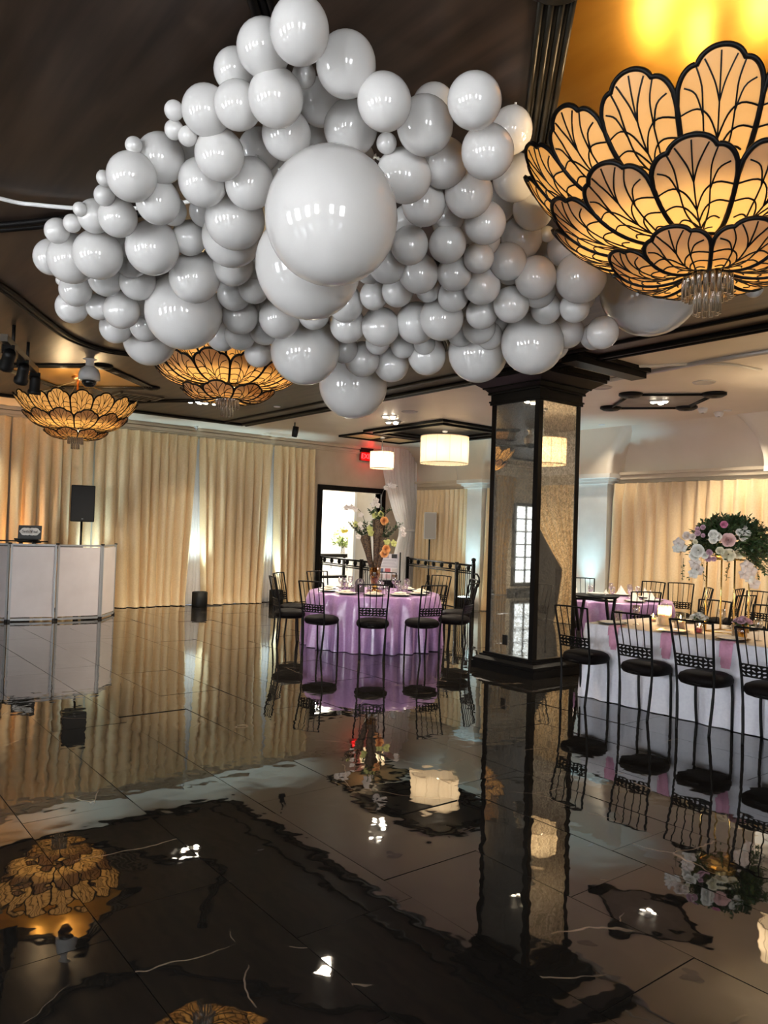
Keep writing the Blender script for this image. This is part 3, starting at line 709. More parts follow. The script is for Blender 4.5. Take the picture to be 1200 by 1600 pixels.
for x, y, lb in ((-2.4, 12.3, 'added three-lamp fill light over the glazed door mirrored in the column'), (-2.6, 8.6, 'added three-lamp fill light far left of the viewer on the bronze ceiling'), (9.6, 2.0, 'added three-lamp fill light before the dark doorway mirrored in the column'), (9.4, -1.4, 'added three-lamp fill light in the far right corner behind the viewer')): cluster(x, y, lb, CEIL-.012 if x < DX else CEIL, 1.1)  # unseen lights added to brighten what the column mirrors
down(6.34, 11.07, 'small lit downlight on the bronze ceiling right of the half hidden chandelier', CEIL-.013)
p = at_z(337, 656, CEIL); down(p.x, p.y, 'small lit downlight on the pale strip before the cream drapes')
p = at_z(100, 640, CEIL); down(2.2, 14.1, 'added fill downlight over the drapes beyond the left frame edge')  # unseen downlight added to wash the drapes
down(11.23, 5.98, 'small lit downlight at right near the white smoke detector')
p = at_z(927, 667, CEIL); down(11.3, p.y-.3, 'small lit downlight next to the mirrored column crown', e=.3)
for x, y, lb in ((9.06, 5.14, 'flat round ceiling speaker above the diamond frame'), (8.5, 6.27, 'flat round ceiling speaker right of the column crown'), (8.16, 9.84, 'flat round ceiling speaker above the large drum pendant')):
    o = tag(MB().lathe([(0, -.008), (.11, -.008), (.115, -.014), (.13, -.012), (.14, 0)], 28, (x, y, CEIL)).build('ceiling_speaker', mat('speaker_cover', (.5, .46, .41), .6)), lb, 'ceiling speaker', 'round ceiling speakers')
for x, y, z, lb in ((*at_z(1123, 650, 3.6)[:2], CEIL, 'white smoke detector on the ceiling at right beside a lit downlight'), (*at_z(1098, 641, 3.63)[:2], CEIL, 'small pale sensor right of the diamond ceiling frame')):
    o = empty('smoke_detector', (min(x, 11.65), y, z), 0, lb, 'smoke detector')
    MB().lathe([(0, -.07), (.05, -.07), (.06, -.045), (.07, -.03), (.072, 0)], 20).build('body', M_whiteplastic, o)
    MB().lathe([(0, -.075), (.018, -.074), (.02, -.068)], 10).build('sensor_eye', M_blackplastic, o)
p = at_Y(307, 664, Y1-.35); o = empty('security_camera', (p.x, Y1-.35, CEIL), 0, 'small white dome camera on the ceiling strip above the left drapes', 'camera')
MB().lathe([(.05, -.03), (.06, 0)], 18).build('mount', M_whiteplastic, o); MB().lathe([(0, -.085), (.03, -.075), (.047, -.05), (.05, -.03)], 18).build('dome', M_glass, o)
MB().lathe([(0, -.06), (.02, -.05), (.025, -.03)], 10).build('lens', M_whiteplastic, o)
# white dome camera in front of the far chandelier
o = empty('dome_camera', (2.90, 9.70, CEIL-.012), 0, 'white pear-shaped dome camera hanging in front of the far gold diamond', 'camera')
MB().lathe([(.05, -.09), (.05, -.015), (.085, 0)], 20).build('mount', M_whiteplastic, o)
MB().lathe([(.0, -.085), (.06, -.09), (.105, -.125), (.125, -.18), (.128, -.25), (.11, -.265), (.0, -.265)], 28).build('housing', M_whiteplastic, o)
MB().lathe([(.088, -.262), (.085, -.30), (.06, -.335), (.03, -.348), (0, -.35)], 24).build('dome', mat('smoked_dome', (.01, .01, .01), .05), o)
# light bar with three stage heads
a = at_z(18, 540, 3.42); b = at_z(56, 580, 3.42); dirb = (b-a).normalized(); a2 = a - dirb*.35
o = empty('light_bar', (a.x, a.y, 3.42), 0, 'dark ceiling bar holding black spotlights at the left edge', 'light bar')
def rel(v): return v - Vector((a.x, a.y, 3.42))
ang = math.atan2(dirb.y, dirb.x); mid = rel((a2+b)/2); Lb = (b-a2).length
MB().box(mid, (Lb, .07, .07), ang).build('bar', mat('bar_metal', (.08, .065, .05), .4, .6), o)
for t in (.25, .7):
    q = rel(a2 + (b-a2)*t); MB().tube([(q.x, q.y, 0), (q.x, q.y, CEIL-3.42-.012)], .018, 8).build('stem', M_blackplastic, o)
for k, t in enumerate((.12, .55, .97)):
    q = rel(a2 + (b-a2)*t)
    h = MB().lathe([(.05, .1), (.06, .06), (.06, -.06), (.075, -.08), (.075, -.12), (.06, -.12), (.05, -.09), (0, -.09)], 16, M=Matrix.Translation((q.x, q.y-.02, -.17)) @ Matrix.Rotation(R((55, 40, 10)[k]), 4, 'X')).build('spot_head', M_blackplastic, o)
    MB().box((q.x, q.y, -.07), (.11, .06, .09)).build('yoke', M_blackplastic, o)
# air grille
o = empty('air_grille', (4.30, 11.95, CEIL-.012), 0, 'slatted air grille in the bronze ceiling between two chandeliers', 'vent')
gw, gl = .66, .5; mb = MB()
for s in (-1, 1): mb.box((s*gw/2, 0, -.012), (.05, gl+.05, .024)); mb.box((0, s*gl/2, -.012), (gw, .05, .024))
mb.build('frame', mat('grille_paint', (.10, .08, .06), .45, .3), o); MB().box((0, 0, -.003), (gw, gl, .004)).build('backing', M_blackplastic, o)
sl = MB().box((0, 0, -.012), (.012, gl-.05, .02)).mesh('slat', MATS['grille_paint'])
for k in range(7): put('slat', sl, o, (-gw/2+(k+1)*gw/8, 0, 0))
# faint flush vent on the pale strip
p = at_z(431, 680, CEIL); o = empty('flush_vent', (p.x, min(p.y, 14.4), CEIL), 0, 'pale flush vent in the ceiling above the cream drapes', 'vent')
MB().box((0, 0, -.006), (.7, .3, .012)).build('panel', M_ceiling, o)
for k in range(5): MB().box((0, -.11+k*.055, -.013), (.62, .012, .008)).build('slat', M_ceiling, o)
# little black spotlight
o = empty('spotlight', (7.58, 12.54, CEIL), 0, 'small black spotlight on the pale ceiling above the cream drapes', 'spotlight')
MB().tube([(0, 0, 0), (0, 0, -.08)], .012, 8).build('stem', M_blackplastic, o); MB().lathe([(.055, .1), (.06, 0), (.05, -.1), (0, -.1)], 14, M=Matrix.Translation((0, -.02, -.18)) @ Matrix.Rotation(R(15), 4, 'X')).build('head', M_blackplastic, o)
# white rope light sagging below the bronze ceiling
tag(MB().tube([(p.x, p.y, CEIL-.05) for p in smooth([(.3, 5.1, 0), (.96, 5.16, 0), (1.17, 5.10, 0), (1.45, 4.92, 0), (1.75, 4.6, 0), (1.95, 4.2, 0)])], .013, 8).build('rope_light', M_led), 'thin white curved strip on the dark ceiling at left', 'light strip')

# drum pendants
def drum(x, y, r, z0, z1, label, e, n):
    o = empty('drum_pendant', (x, y, z0), 0, label, 'pendant lamp', 'drum pendants')
    h = z1-z0
    mb = MB(); mb.grid(lambda u, v: (r*math.cos(2*PI*u)*(1+.004*math.cos(80*PI*u)), r*math.sin(2*PI*u)*(1+.004*math.cos(80*PI*u)), h*v), 160, 1, wrap=True); mb.build('shade', M_shade, o)
    for zz in (0, h): mb = MB(); mb.tube([(r*math.cos(2*PI*k/40), r*math.sin(2*PI*k/40), zz) for k in range(40)], .008, 5, closed=True); mb.build('hoop', mat('shade_trim', (.7, .55, .38), .5), o)
    for k in range(12):
        a = 2*PI*k/12; MB().tube([((r+.002)*math.cos(a), (r+.002)*math.sin(a), 0), ((r+.002)*math.cos(a), (r+.002)*math.sin(a), h)], .003, 4).build('rib', MATS['shade_trim'], o)
    MB().tube([(0, 0, h*.5), (0, 0, CEIL-z0)], .012, 8).build('stem', M_alu, o); MB().lathe([(0, -.04), (.05, -.04), (.06, -.01), (.06, 0)], 18, (0, 0, CEIL-z0)).build('canopy', M_alu, o)
    sp = MB().tube([(-r, 0, h), (r, 0, h)], .005, 4); sp.tube([(0, -r, h), (0, r, h)], .005, 4); sp.build('spider', M_alu, o)
    for k in range(n):
        a = 2*PI*k/n+.4; put('bulb', BULB, o, (r*.45*math.cos(a), r*.45*math.sin(a), h*.55))
        light('pendant_light', 'POINT', (r*.45*math.cos(a), r*.45*math.sin(a), h*.45), e/n, (1, .80, .55), o, .04)
    bd = MB().lathe([(0, -.012), (.007, 0), (0, .012)], 5).mesh('bead', M_crystal)
    for k in range(24):
        a = 2*PI*k/24; put('bead', bd, o, (r*.93*math.cos(a), r*.93*math.sin(a), .0))
drum(10.12, 11.1, .47, 3.01, 3.53, 'large cream drum pendant under the black stepped ceiling frame', 8, 4)
drum(9.96, 12.88, .25, 2.98, 3.33, 'small cream drum pendant in front of the red exit sign', 6, 3)
drum(9.35, 4.05, .36, 2.78, 3.18, 'cream drum pendant seen only mirrored in the column', 8, 3)

# exit sign
p = at_Y(571, 716, Y1-.08); o = empty('exit_sign', (11.07, Y1-.06, 3.34), 0, 'red lit exit sign high on the wall above the doorway', 'exit sign')
MB().b2((-.17, -.03, 0), (.17, .05, .2)).build('face', mat('sign_face', (.55, .02, .02), .4), o)
MB().b2((-.2, -.06, .2), (.17, .05, .3)).build('housing', M_blackplastic, o)
def text(s, name, size, m, parent, loc, rot, ext=.004, align='CENTER'):
    c = bpy.data.curves.new(name, 'FONT'); c.body = s; c.size = size; c.extrude = ext; c.align_x = align; c.align_y = 'CENTER'; c.materials.append(m)
    tmp = bpy.data.objects.new(name, c); me = bpy.data.meshes.new_from_object(tmp); bpy.data.objects.remove(tmp); me.materials.clear(); me.materials.append(m)
    q = bpy.data.objects.new(name, me); COL.objects.link(q); q.parent = parent; q.location = loc; q.rotation_euler = rot; return q
t = text('EXIT', 'lettering', .17, M_exit, o, (0, -.036, .1), (PI/2, 0, 0))
light('exit_glow', 'POINT', (0, -.18, .1), 1.1, (1, .02, .02), o, .05)

# ================================================================== white booth, laptop, loudspeakers
J = [at_z(-75, 969.5, 0), at_z(11, 972, 0), at_z(85, 970.5, 0), at_z(156, 967.5, 0), at_z(177, 960, 0)]
M_acrylic = mottle(mat('white_booth_panel', (.62, .57, .58), .28), (.60, .55, .56), (.65, .60, .61), 3)
booth = empty('folding_booth', (J[1].x, J[1].y, 0), 0, 'white folding panel booth with aluminium frames at the left edge', 'booth')
BH = 1.24
for i in range(4):
    a = J[i]-J[1]; b = J[i+1]-J[1]; d = (b-a); ln = d.length; an = math.atan2(d.y, d.x); c = (a+b)/2
    pn = MB().box((0, 0, BH/2+.02), (ln-.05, .012, BH-.1)).build('panel', M_acrylic, booth, (c.x, c.y, 0), an)
    fr = MB()
    for s in (-1, 1): fr.box((s*(ln/2-.022), 0, BH/2+.02), (.032, .03, BH-.03))
    fr.box((0, 0, BH-.0), (ln-.02, .03, .03)); fr.box((0, 0, .035), (ln-.02, .03, .035)); fr.build('frame', M_alu, pn)
    hb = MB()
    for s in (-1, 1): hb.box((s*(ln/2-.01), 0, BH+.02), (.03, .045, .025)); hb.box((s*(ln/2-.02), 0, .02), (.04, .05, .04))
    hb.build('corner_fitting', M_blackplastic, pn)
c = (J[1]+J[2])/2; nrm = Vector((-(J[2]-J[1]).y, (J[2]-J[1]).x, 0)).normalized()
# table behind the booth carries the laptop
tb = empty('equipment_table', (c.x+nrm.x*.45, c.y+nrm.y*.45, 0), math.atan2((J[2]-J[1]).y, (J[2]-J[1]).x), 'dark equipment table hidden behind the white booth', 'table')
MB().box((0, 0, 1.20), (1.5, .6, .04)).build('top', M_blackplastic, tb)
for sx in (-1, 1):
    for sy in (-1, 1): MB().box((sx*.7, sy*.26, .59), (.04, .04, 1.18)).build('leg', M_blackplastic, tb)
lp_p = at_d(43, 846, 12.55)
lp = empty('laptop', (lp_p.x, lp_p.y, 1.22), R(-26), 'open black laptop with a white name badge on its lid, on the booth', 'laptop')
for sx in (-1, 1): MB().box((sx*.1, 0, .035), (.012, .22, .07)).build('stand_leg', M_blackplastic, lp)
MB().box((0, 0, .085), (.36, .26, .02), M=Matrix.Rotation(R(-12), 4, 'X')).build('base', M_blackplastic, lp)
lid = MB().box((0, .0, .115), (.36, .012, .235)).build('lid', mat('laptop_black', (.012, .012, .013), .4), lp, (0, .12, .10)); lid.rotation_euler = (R(-8), 0, 0)
bd = MB()
for cx_, cz_ in ((-.06, .13), (.06, .13)):
    pts = []
    for k in range(36):
        a = 2*PI*k/36; r = .062*(1+.13*abs(math.cos(3*a)))
        pts.append((cx_+1.45*r*math.cos(a), cz_+r*.95*math.sin(a)))
    n = len(pts); bd.add([(x, -.0075, z) for x, z in pts]+[(x, -.0060, z) for x, z in pts], [tuple(range(n)), tuple(range(n, 2*n))[::-1]]+[(i, (i+1) % n, n+(i+1) % n, n+i) for i in range(n)])
bd.build('badge', mat('badge_white', (.75, .75, .75), .5), lid)
text('Seth Vital', 'lettering', .062, M_blackplastic, lid, (0, -.009, .13), (PI/2, 0, 0), .001)
MB().tube([(-.95, 0, 1.30), (.30, 0, 1.295)], .012, 6).build('cross_bar', M_blackplastic, booth, (nrm.x*.08+c.x-J[1].x-.1, nrm.y*.08+c.y-J[1].y, 0), math.atan2((J[2]-J[1]).y, (J[2]-J[1]).x))

def tripod(root, zt, m, spread=.45):
    MB().tube([(0, 0, .12), (0, 0, zt)], .018, 8).build('pole', m, root); MB().lathe([(.025, .55), (.035, .56), (.035, .66), (.025, .67)], 12).build('collar', m, root)
    for k in range(3):
        a = 2*PI*k/3+.5; MB().tube([(0, 0, .60), (spread*math.cos(a), spread*math.sin(a), .015)], .014, 6).build('leg', m, root)
        MB().tube([(0, 0, .25), (spread*.55*math.cos(a), spread*.55*math.sin(a), .28)], .008, 5).build('brace', m, root)
def cabinet(name, c, z0, rz, wd, dp, ht, m, mg, label):
    o = empty(name, (c[0], c[1], z0), rz, label, 'speaker')
    b = MB().prism([(-wd/2, -dp/2), (wd/2, -dp/2), (wd*.34, dp/2), (-wd*.34, dp/2)], 0, ht).build('cabinet', m, o)
    bv = b.modifiers.new('bevel', 'BEVEL'); bv.width = .015; bv.segments = 2
    MB().b2((-wd/2+.02, -dp/2-.006, .02), (wd/2-.02, -dp/2+.002, ht-.02)).build('grille', mg, o)
    MB().box((0, -dp/2-.008, .05), (.03, .004, .012)).build('nameplate', M_alu, o)
    for s in (-1, 1): MB().box((s*wd*.38, dp*.25, ht*.55), (.01, .1, .05)).build('handle', M_blackplastic, o)
    return o
sp = at_d(127, 830, 13.6)
st = empty('speaker_stand', (sp.x, sp.y, 0), 0, 'black pole stand behind the white booth carrying the black speaker', 'speaker stand'); tripod(st, 1.66, M_blackplastic)
cabinet('loudspeaker', (sp.x, sp.y), 1.64, R(-14), .40, .34, .64, M_blackplastic, M_grille, 'black loudspeaker on a pole in front of the cream drapes at left')
st = empty('speaker_stand', (11.79, 13.35, 0), 0, 'black tripod stand by the right wall carrying the white speaker', 'speaker stand'); tripod(st, 1.52, M_blackplastic, .2)
cabinet('loudspeaker', (11.79, 13.35), 1.5, R(-38), .29, .26, .62, M_whiteplastic, mat('grey_grille', (.48, .45, .42), .6), 'pale grey loudspeaker on a black tripod right of the white drape')

# black uplight cans at the foot of the drapes
UPC = (.80, .95, 1)
for x, y, lb, tilt in ((6.72, 14.58, 'black cylinder uplight standing before the cream drapes, left one', 0), (8.50, 14.58, 'black cylinder uplight before the cream drapes, right one near chairs', 0), (4.55, 14.58, 'black cylinder uplight hidden behind the white booth', 0), (3.35, 14.58, 'black cylinder uplight with amber light behind the booth', 0)):
    o = empty('uplight', (x, y, 0), 0, lb, 'uplight', 'floor uplights')
    MB().lathe([(.15, 0), (.155, .01), (.155, .29), (.14, .30), (.13, .29), (.13, .2), (0, .2)], 28).build('can', M_blackplastic, o)
    MB().lathe([(0, .205), (.12, .205)], 20).build('lens', emit_mat('uplight_lens', UPC, 6), o)
    light('uplight_beam', 'SPOT', (0, .08, .31), K_UP, (.62, .88, 1) if x > 4 else (1, .50, .18), o, .05, (R(180-2), 0, 0), R(50), 1)
for x, y, lb in ((11.7, 12.08, 'black box uplight on the floor at the foot of the far pilaster'), (11.7, 8.97, 'black box uplight at the pilaster foot behind the column')):
    o = empty('uplight', (x, y, 0), 0, lb, 'uplight', 'floor uplights')
    MB().box((0, 0, .14), (.26, .26, .28)).build('can', M_blackplastic, o); MB().box((0, 0, .285), (.2, .2, .012)).build('lens', emit_mat('uplight_lens_teal', (.7, 1, .98), 5), o)
    light('uplight_beam', 'SPOT', (0, 0, .31), K_UP*.7, (.45, .82, 1), o, .06, (R(180), R(-4), 0), R(64), 1)

# ================================================================== iron ramp railings at the door
def railing(a, b, label, n_balls, loop=True):
    a = Vector((*a, 0)); b = Vector((*b, 0)); d = b-a; ln = d.length; an = math.atan2(d.y, d.x)
    o = empty('iron_railing', a, an, label, 'railing', 'ramp railings')
    for z, r in ((1.02, .022), (.90, .014), (.86, .014)): MB().tube([(0, 0, z), (ln, 0, z)], r, 6).build('rail', M_iron, o)
    MB().tube([(0, 0, .12), (ln, 0, .12)], .014, 6).build('rail', M_iron, o)
    ball = MB().lathe([(0, -.055), (.03, -.045), (.042, 0), (.03, .045), (0, .055)], 12).mesh('ball_spacer', M_iron)
    for k in range(n_balls): put('ball_spacer', ball, o, (ln*(k+.5)/n_balls, 0, .965))
    bar = MB().tube([(0, 0, .12), (0, 0, .96)], .009, 5).mesh('bar', M_iron)
    for k in range(7): put('bar', bar, o, (ln-.08-k*.085, 0, 0))
    for x in (0, ln-.72, ln):
        p = MB().box((x, 0, .53), (.06, .06, 1.06)).build('post', M_iron, o)
    MB().lathe([(0, 1.06), (.045, 1.065), (.03, 1.09), (.05, 1.13), (.04, 1.165), (0, 1.18)], 14, (ln, 0, 0)).build('finial', M_iron, o)
    if loop:
        MB().tube([(ln+.02, 0, .86), (ln+.16, 0, .86), (ln+.24, 0, .80), (ln+.26, 0, .72), (ln+.22, 0, .63), (ln+.14, 0, .60), (ln+.02, 0, .60)], .018, 7).build('return_loop', M_iron, o)
    for k in range(3): MB().tube([(ln*(.2+.3*k)+.03*math.cos(q), 0, .82+.03*math.sin(q)) for q in [2*PI*i/12 for i in range(12)]], .004, 4, closed=True).build('ring', M_iron, o)
railing((9.72, 14.72), (9.22, 11.95), 'black iron railing with ball spacers left of the doorway ramp', 7, True)
railing((11.78, 14.1), (10.86, 10.95), 'black iron railing with ball spacers running towards the mirrored column', 8, True)

# poster on its dark podium behind the round table
pp = at_d(606, 884, 13.0)
po = empty('poster_podium', (pp.x, pp.y, 0), -yaw+R(4), 'black podium carrying the white photo poster behind the round table', 'podium')
MB().box((0, .05, .40), (.40, .30, .80)).build('body', M_black_wood, po); MB().box((.205, 0, .66), (.02, .06, 1.28)).build('upright', M_blackplastic, po); MB().box((0, .02, .815), (.44, .34, .03)).build('ledge', M_black_wood, po)
ps = empty('photo_poster', (pp.x, pp.y, .832), -yaw+R(4), 'white poster with small photographs and text lines on the black podium', 'poster')
TL_ = Matrix.Rotation(R(-9), 4, 'X')
MB().box((0, 0, .22), (.36, .012, .44), M=TL_).build('board', mat('poster_white', (.78, .75, .76), .5), ps)
for x, z, c_ in ((-.03, .40, (.35, .33, .36)), (.11, .40, (.03, .03, .03)), (-.12, .155, (.12, .16, .25)), (0, .155, (.5, .12, .13)), (.12, .155, (.6, .55, .52)), (-.12, .055, (.45, .38, .35)), (0, .055, (.6, .42, .42)), (.12, .055, (.22, .13, .08))):
    MB().box((x, -.008, z), (.095, .004, .07), M=TL_).build('photograph', mat('photo_%d_%d' % (x*100, z*100), c_, .4), ps)
for z, ww in ((.34, .25), (.32, .25), (.285, .2), (.265, .25), (.235, .28), (.215, .28)):
    MB().box((.02, -.008, z), (ww, .003, .006), M=TL_).build('text_line', mat('text_grey', (.35, .34, .37), .6), ps)

# lobby: dark console with a vase of flowers
o = empty('console_table', (11.72, 17.2, 0), 0, 'dark console table in the bright lobby beyond the doorway', 'table')
MB().box((0, 0, .95), (1.1, .4, .09)).build('top', M_black_wood, o); MB().box((0, 0, .38), (1.0, .34, .06)).build('shelf', M_black_wood, o)
for sx in (-1, 1):
    for sy in (-1, 1): MB().box((sx*.5, sy*.16, .46), (.06, .06, .92)).build('leg', M_black_wood, o)

# ================================================================== flowers
M_leaf = mottle(mat('leaf_green', (.035, .075, .025), .45), (.02, .05, .018), (.06, .11, .035), 8)
M_leaf2 = mat('fresh_leaf', (.13, .19, .05), .45); M_stem = mat('stem_brown', (.07, .045, .03), .6)
def petal_col(n, c): return mat('petal_'+n, c, .5, sheen=.1)
PC = {'white': petal_col('white', (.80, .78, .72)), 'cream': petal_col('cream', (.78, .74, .56)), 'blush': petal_col('blush', (.68, .44, .42)), 'pink': petal_col('pink', (.62, .20, .34)),
      'mauve': petal_col('mauve', (.55, .34, .42)), 'peach': petal_col('peach', (.78, .36, .12)), 'green': petal_col('green', (.50, .50, .16)), 'orchid': petal_col('orchid', (.78, .68, .62)), 'yellow': petal_col('yellow', (.8, .65, .12))}
def rose_mesh(m, seed):
    rg = random.Random(seed); mb = MB()
    for ring_, (n, r, h, open_) in enumerate(((3, .22, .55, .1), (4, .42, .62, .25), (5, .66, .58, .55), (6, .9, .45, .95))):
        for k in range(n):
            a0 = 2*PI*k/n + ring_*.7 + rg.uniform(-.15, .15); w_ = PI/n*1.35
            def f(u, v, a0=a0, w_=w_, r=r, h=h, op=open_):
                a = a0+(u-.5)*2*w_; rr = r*(.35+.65*v**.6)+op*.16*v*v*(1-(2*u-1)**2); z = h*v-(op*.22*v**3)-.12*(2*u-1)**2*v
                return (rr*math.cos(a), rr*math.sin(a), z)
            mb.grid(f, 4, 3)
    return mb.mesh('rose', m)
def orchid_mesh(m, seed):
    mb = MB()
    for k, (ln, wd) in enumerate(((1, .55), (1, .42), (.9, .42), (.9, .42), (1, .55))):
        a = 2*PI*k/5+.3
        mb.grid(lambda u, v, a=a, ln=ln, wd=wd: ((ln*v)*math.cos(a)-(u-.5)*2*wd*math.sin(PI*min(v, .97))*math.sin(a), (ln*v)*math.sin(a)+(u-.5)*2*wd*math.sin(PI*min(v, .97))*math.cos(a), .35*v-.25*v*v-.15*(2*u-1)**2), 3, 4)
    mb.lathe([(0, .0), (.12, .1), (.16, .25), (.05, .4), (0, .4)], 8)
    return mb.mesh('orchid', m)
ROSE = {k: rose_mesh(m, i) for i, (k, m) in enumerate(PC.items())}
ORCH = {k: orchid_mesh(PC[k], 1) for k in ('white', 'orchid', 'green', 'cream', 'yellow')}
def bloom(me, name, parent, p, n, r):
    q = Vector(n).normalized().to_track_quat('Z', 'Y'); return put(name, me, parent, p, rot=q.to_euler(), scale=r)
def leaf(mb, p, d, ln, wd, nrm):
    d = Vector(d).normalized(); s = d.cross(nrm); s = s.normalized() if s.length > 1e-4 else d.orthogonal().normalized(); n = s.cross(d); p = Vector(p)
    mb.add([p, p+d*ln*.45+s*wd-n*ln*.04, p+d*ln-n*ln*.15, p+d*ln*.45-s*wd-n*ln*.04, p+d*ln*.5+n*ln*.06], [(0, 1, 4), (1, 2, 4), (2, 3, 4), (3, 0, 4)])
def spray(mb, st, p, d, ln, nl, lw, rg, droop=.5):
    """a stem with small leaves alternating along it"""
    pts = []; p = Vector(p); d = Vector(d).normalized()
    for k in range(6): pts.append(p + d*ln*k/5 + Vector((0, 0, -droop*ln*(k/5)**2*.5)))
    st.tube(pts, .0025, 3, caps=False)
    for k in range(nl):
        t = .2+.8*k/nl; i = min(int(t*5), 4); q = pts[i].lerp(pts[i+1], t*5-i)
        dv = (d*.5 + Vector((rg.uniform(-1, 1), rg.uniform(-1, 1), rg.uniform(-.6, .8)))).normalized()
        leaf(mb, q, dv, lw*rg.uniform(.8, 1.3), lw*.28, Vector((rg.uniform(-1, 1), rg.uniform(-1, 1), 1)))
def vase_mesh(prof, m, n=20): return MB().lathe(prof, n).mesh('vase', m)
# lobby bouquet
lv = empty('lobby_bouquet', (12.02, 17.15, .995), 0, 'yellow and white lilies in a glass vase on the lobby console', 'flower vase')
MB().lathe([(.05, 0), (.06, .02), (.06, .3), (.065, .32), (.055, .32), (.05, .03), (0, .03)], 18).build('vase', M_glass, lv)
rg = random.Random(5); lf = MB(); sm_ = MB()
for k in range(16):
    a = rg.uniform(0, 2*PI); e = rg.uniform(.15, .9); d = Vector((math.cos(a)*math.cos(e), math.sin(a)*math.cos(e), math.sin(e)+.4))
    spray(lf, sm_, (0, 0, .15), d, .42, 8, .12, rg, .2)
lf.build('foliage', mat('pale_leaf', (.30, .40, .14), .5), lv)['kind'] = 'stuff'; sm_.build('stems', M_leaf2, lv)['kind'] = 'stuff'
for k in range(12):
    a = 2*PI*k/12*1.6; e = rg.uniform(.1, 1.1); d = Vector((math.cos(a)*math.cos(e), math.sin(a)*math.cos(e), math.sin(e)))
    bloom(ORCH['yellow' if k % 3 else 'white'], 'lily', lv, Vector((0, 0, .46))+Vector((d.x*.26, d.y*.26, d.z*.28)), d, .11)

# ================================================================== chairs
def chair_proto():
    o = empty('iron_chair', (0, 0, 0), 0, 'proto', 'chair')
    # local: the sitter faces +y; back at -y
    def post(s): return [(s*.150, -.205, 0), (s*.155, -.192, .12), (s*.165, -.180, .30), (s*.172, -.180, .44), (s*.178, -.200, .62), (s*.190, -.240, .82), (s*.198, -.270, .965)]
    for s in (-1, 1):
        MB().tube([tuple(p) for p in smooth(post(s), 4)], [.013]*9+[.011]*16, 7).build('rear_leg', M_iron, o)
        MB().tube([tuple(p) for p in smooth([(s*.165, .15, 0), (s*.170, .14, .15), (s*.172, .135, .30), (s*.165, .13, .43)], 4)], .0125, 7).build('front_leg', M_iron, o)
    MB().tube([tuple(p) for p in smooth([(-.198, -.270, .962), (-.1, -.280, .966), (0, -.283, .968), (.1, -.280, .966), (.198, -.270, .962)], 4)], .009, 6).build('top_rail', M_iron, o)
    for x in (-.118, -.040, .040, .118):
        MB().tube([(x*.95, -.207, .655), (x, -.245, .82), (x*1.05, -.279, .965)], .0055, 5).build('spindle', M_iron, o)
    # pierced band of leaf scrolls between two flat bars
    bd = MB()
    def bp(u, z): return Vector((u*.176, -.197-.045*(z-.56)/.1*.3-.012*(1-u*u), z))
    rg = random.Random(4); z0, z1, nc, nr = .565, .662, 8, 3
    for z in (z0, z1): bd.tube([bp(u/6, z) for u in range(-6, 7)], .008, 4)
    for i in range(nc):
        for j in range(nr):                       # every cell of the plate is pierced by one leaf-shaped hole
            cu, cz = -1+(i+.5)*2/nc, z0+(j+.5)*(z1-z0)/nr; hu, hz = 1/nc, (z1-z0)/nr/2
            out = [(cu-hu, cz-hz), (cu, cz-hz), (cu+hu, cz-hz), (cu+hu, cz), (cu+hu, cz+hz), (cu, cz+hz), (cu-hu, cz+hz), (cu-hu, cz)]
            an = rg.choice((.7, -.7, .4, -.4))+rg.uniform(-.2, .2); inn = []
            for k in range(8):
                a = 2*PI*k/8-3*PI/4; x_, y_ = .82*math.cos(a), .40*math.sin(a)
                inn.append((cu+hu*(x_*math.cos(an)-y_*math.sin(an)), cz+hz*1.05*(x_*math.sin(an)+y_*math.cos(an))))
            bd.add([bp(*q) for q in out]+[bp(*q) for q in inn], [(k, (k+1) % 8, 8+(k+1) % 8, 8+k) for k in range(8)])
    bo = bd.build('scroll_band', M_iron, o); sd_ = bo.modifiers.new('thick', 'SOLIDIFY'); sd_.thickness = .005
    ring_ = MB(); ring_.tube([(.20*math.cos(2*PI*k/28)*.9, -.01+.20*math.sin(2*PI*k/28), .425) for k in range(28)], .011, 5, closed=True); ring_.build('seat_ring', M_iron, o)
    se = MB(); n = 36
    prof = [(0, .395), (.16, .395), (.198, .407), (.216, .432), (.218, .458), (.204, .486), (.165, .506), (.09, .518), (0, .521)]
    vs = []
    for r, z in prof:
        for k in range(n):
            a = 2*PI*k/n; c_, s_ = math.cos(a), math.sin(a); q = 1/max(abs(c_)**2.7+abs(s_)**2.7, 1e-6)**(1/2.7)
            vs.append((r*q*c_*.98, -.005+r*q*s_*.97, z))
    fs = [(i*n+k, i*n+(k+1) % n, (i+1)*n+(k+1) % n, (i+1)*n+k) for i in range(len(prof)-1) for k in range(n)]
    se.add(vs, fs, True); se.build('seat', M_seat, o)
    return o
PROTO = chair_proto(); _used = [False]
def chair(x, y, face, label, group):
    """face: direction (radians, from +x) the sitter looks"""
    o = PROTO if not _used[0] else copy_tree(PROTO); _used[0] = True
    o.location = (x, y, 0); o.rotation_euler = (0, 0, face-PI/2); o['label'] = label; o['group'] = group
    return o

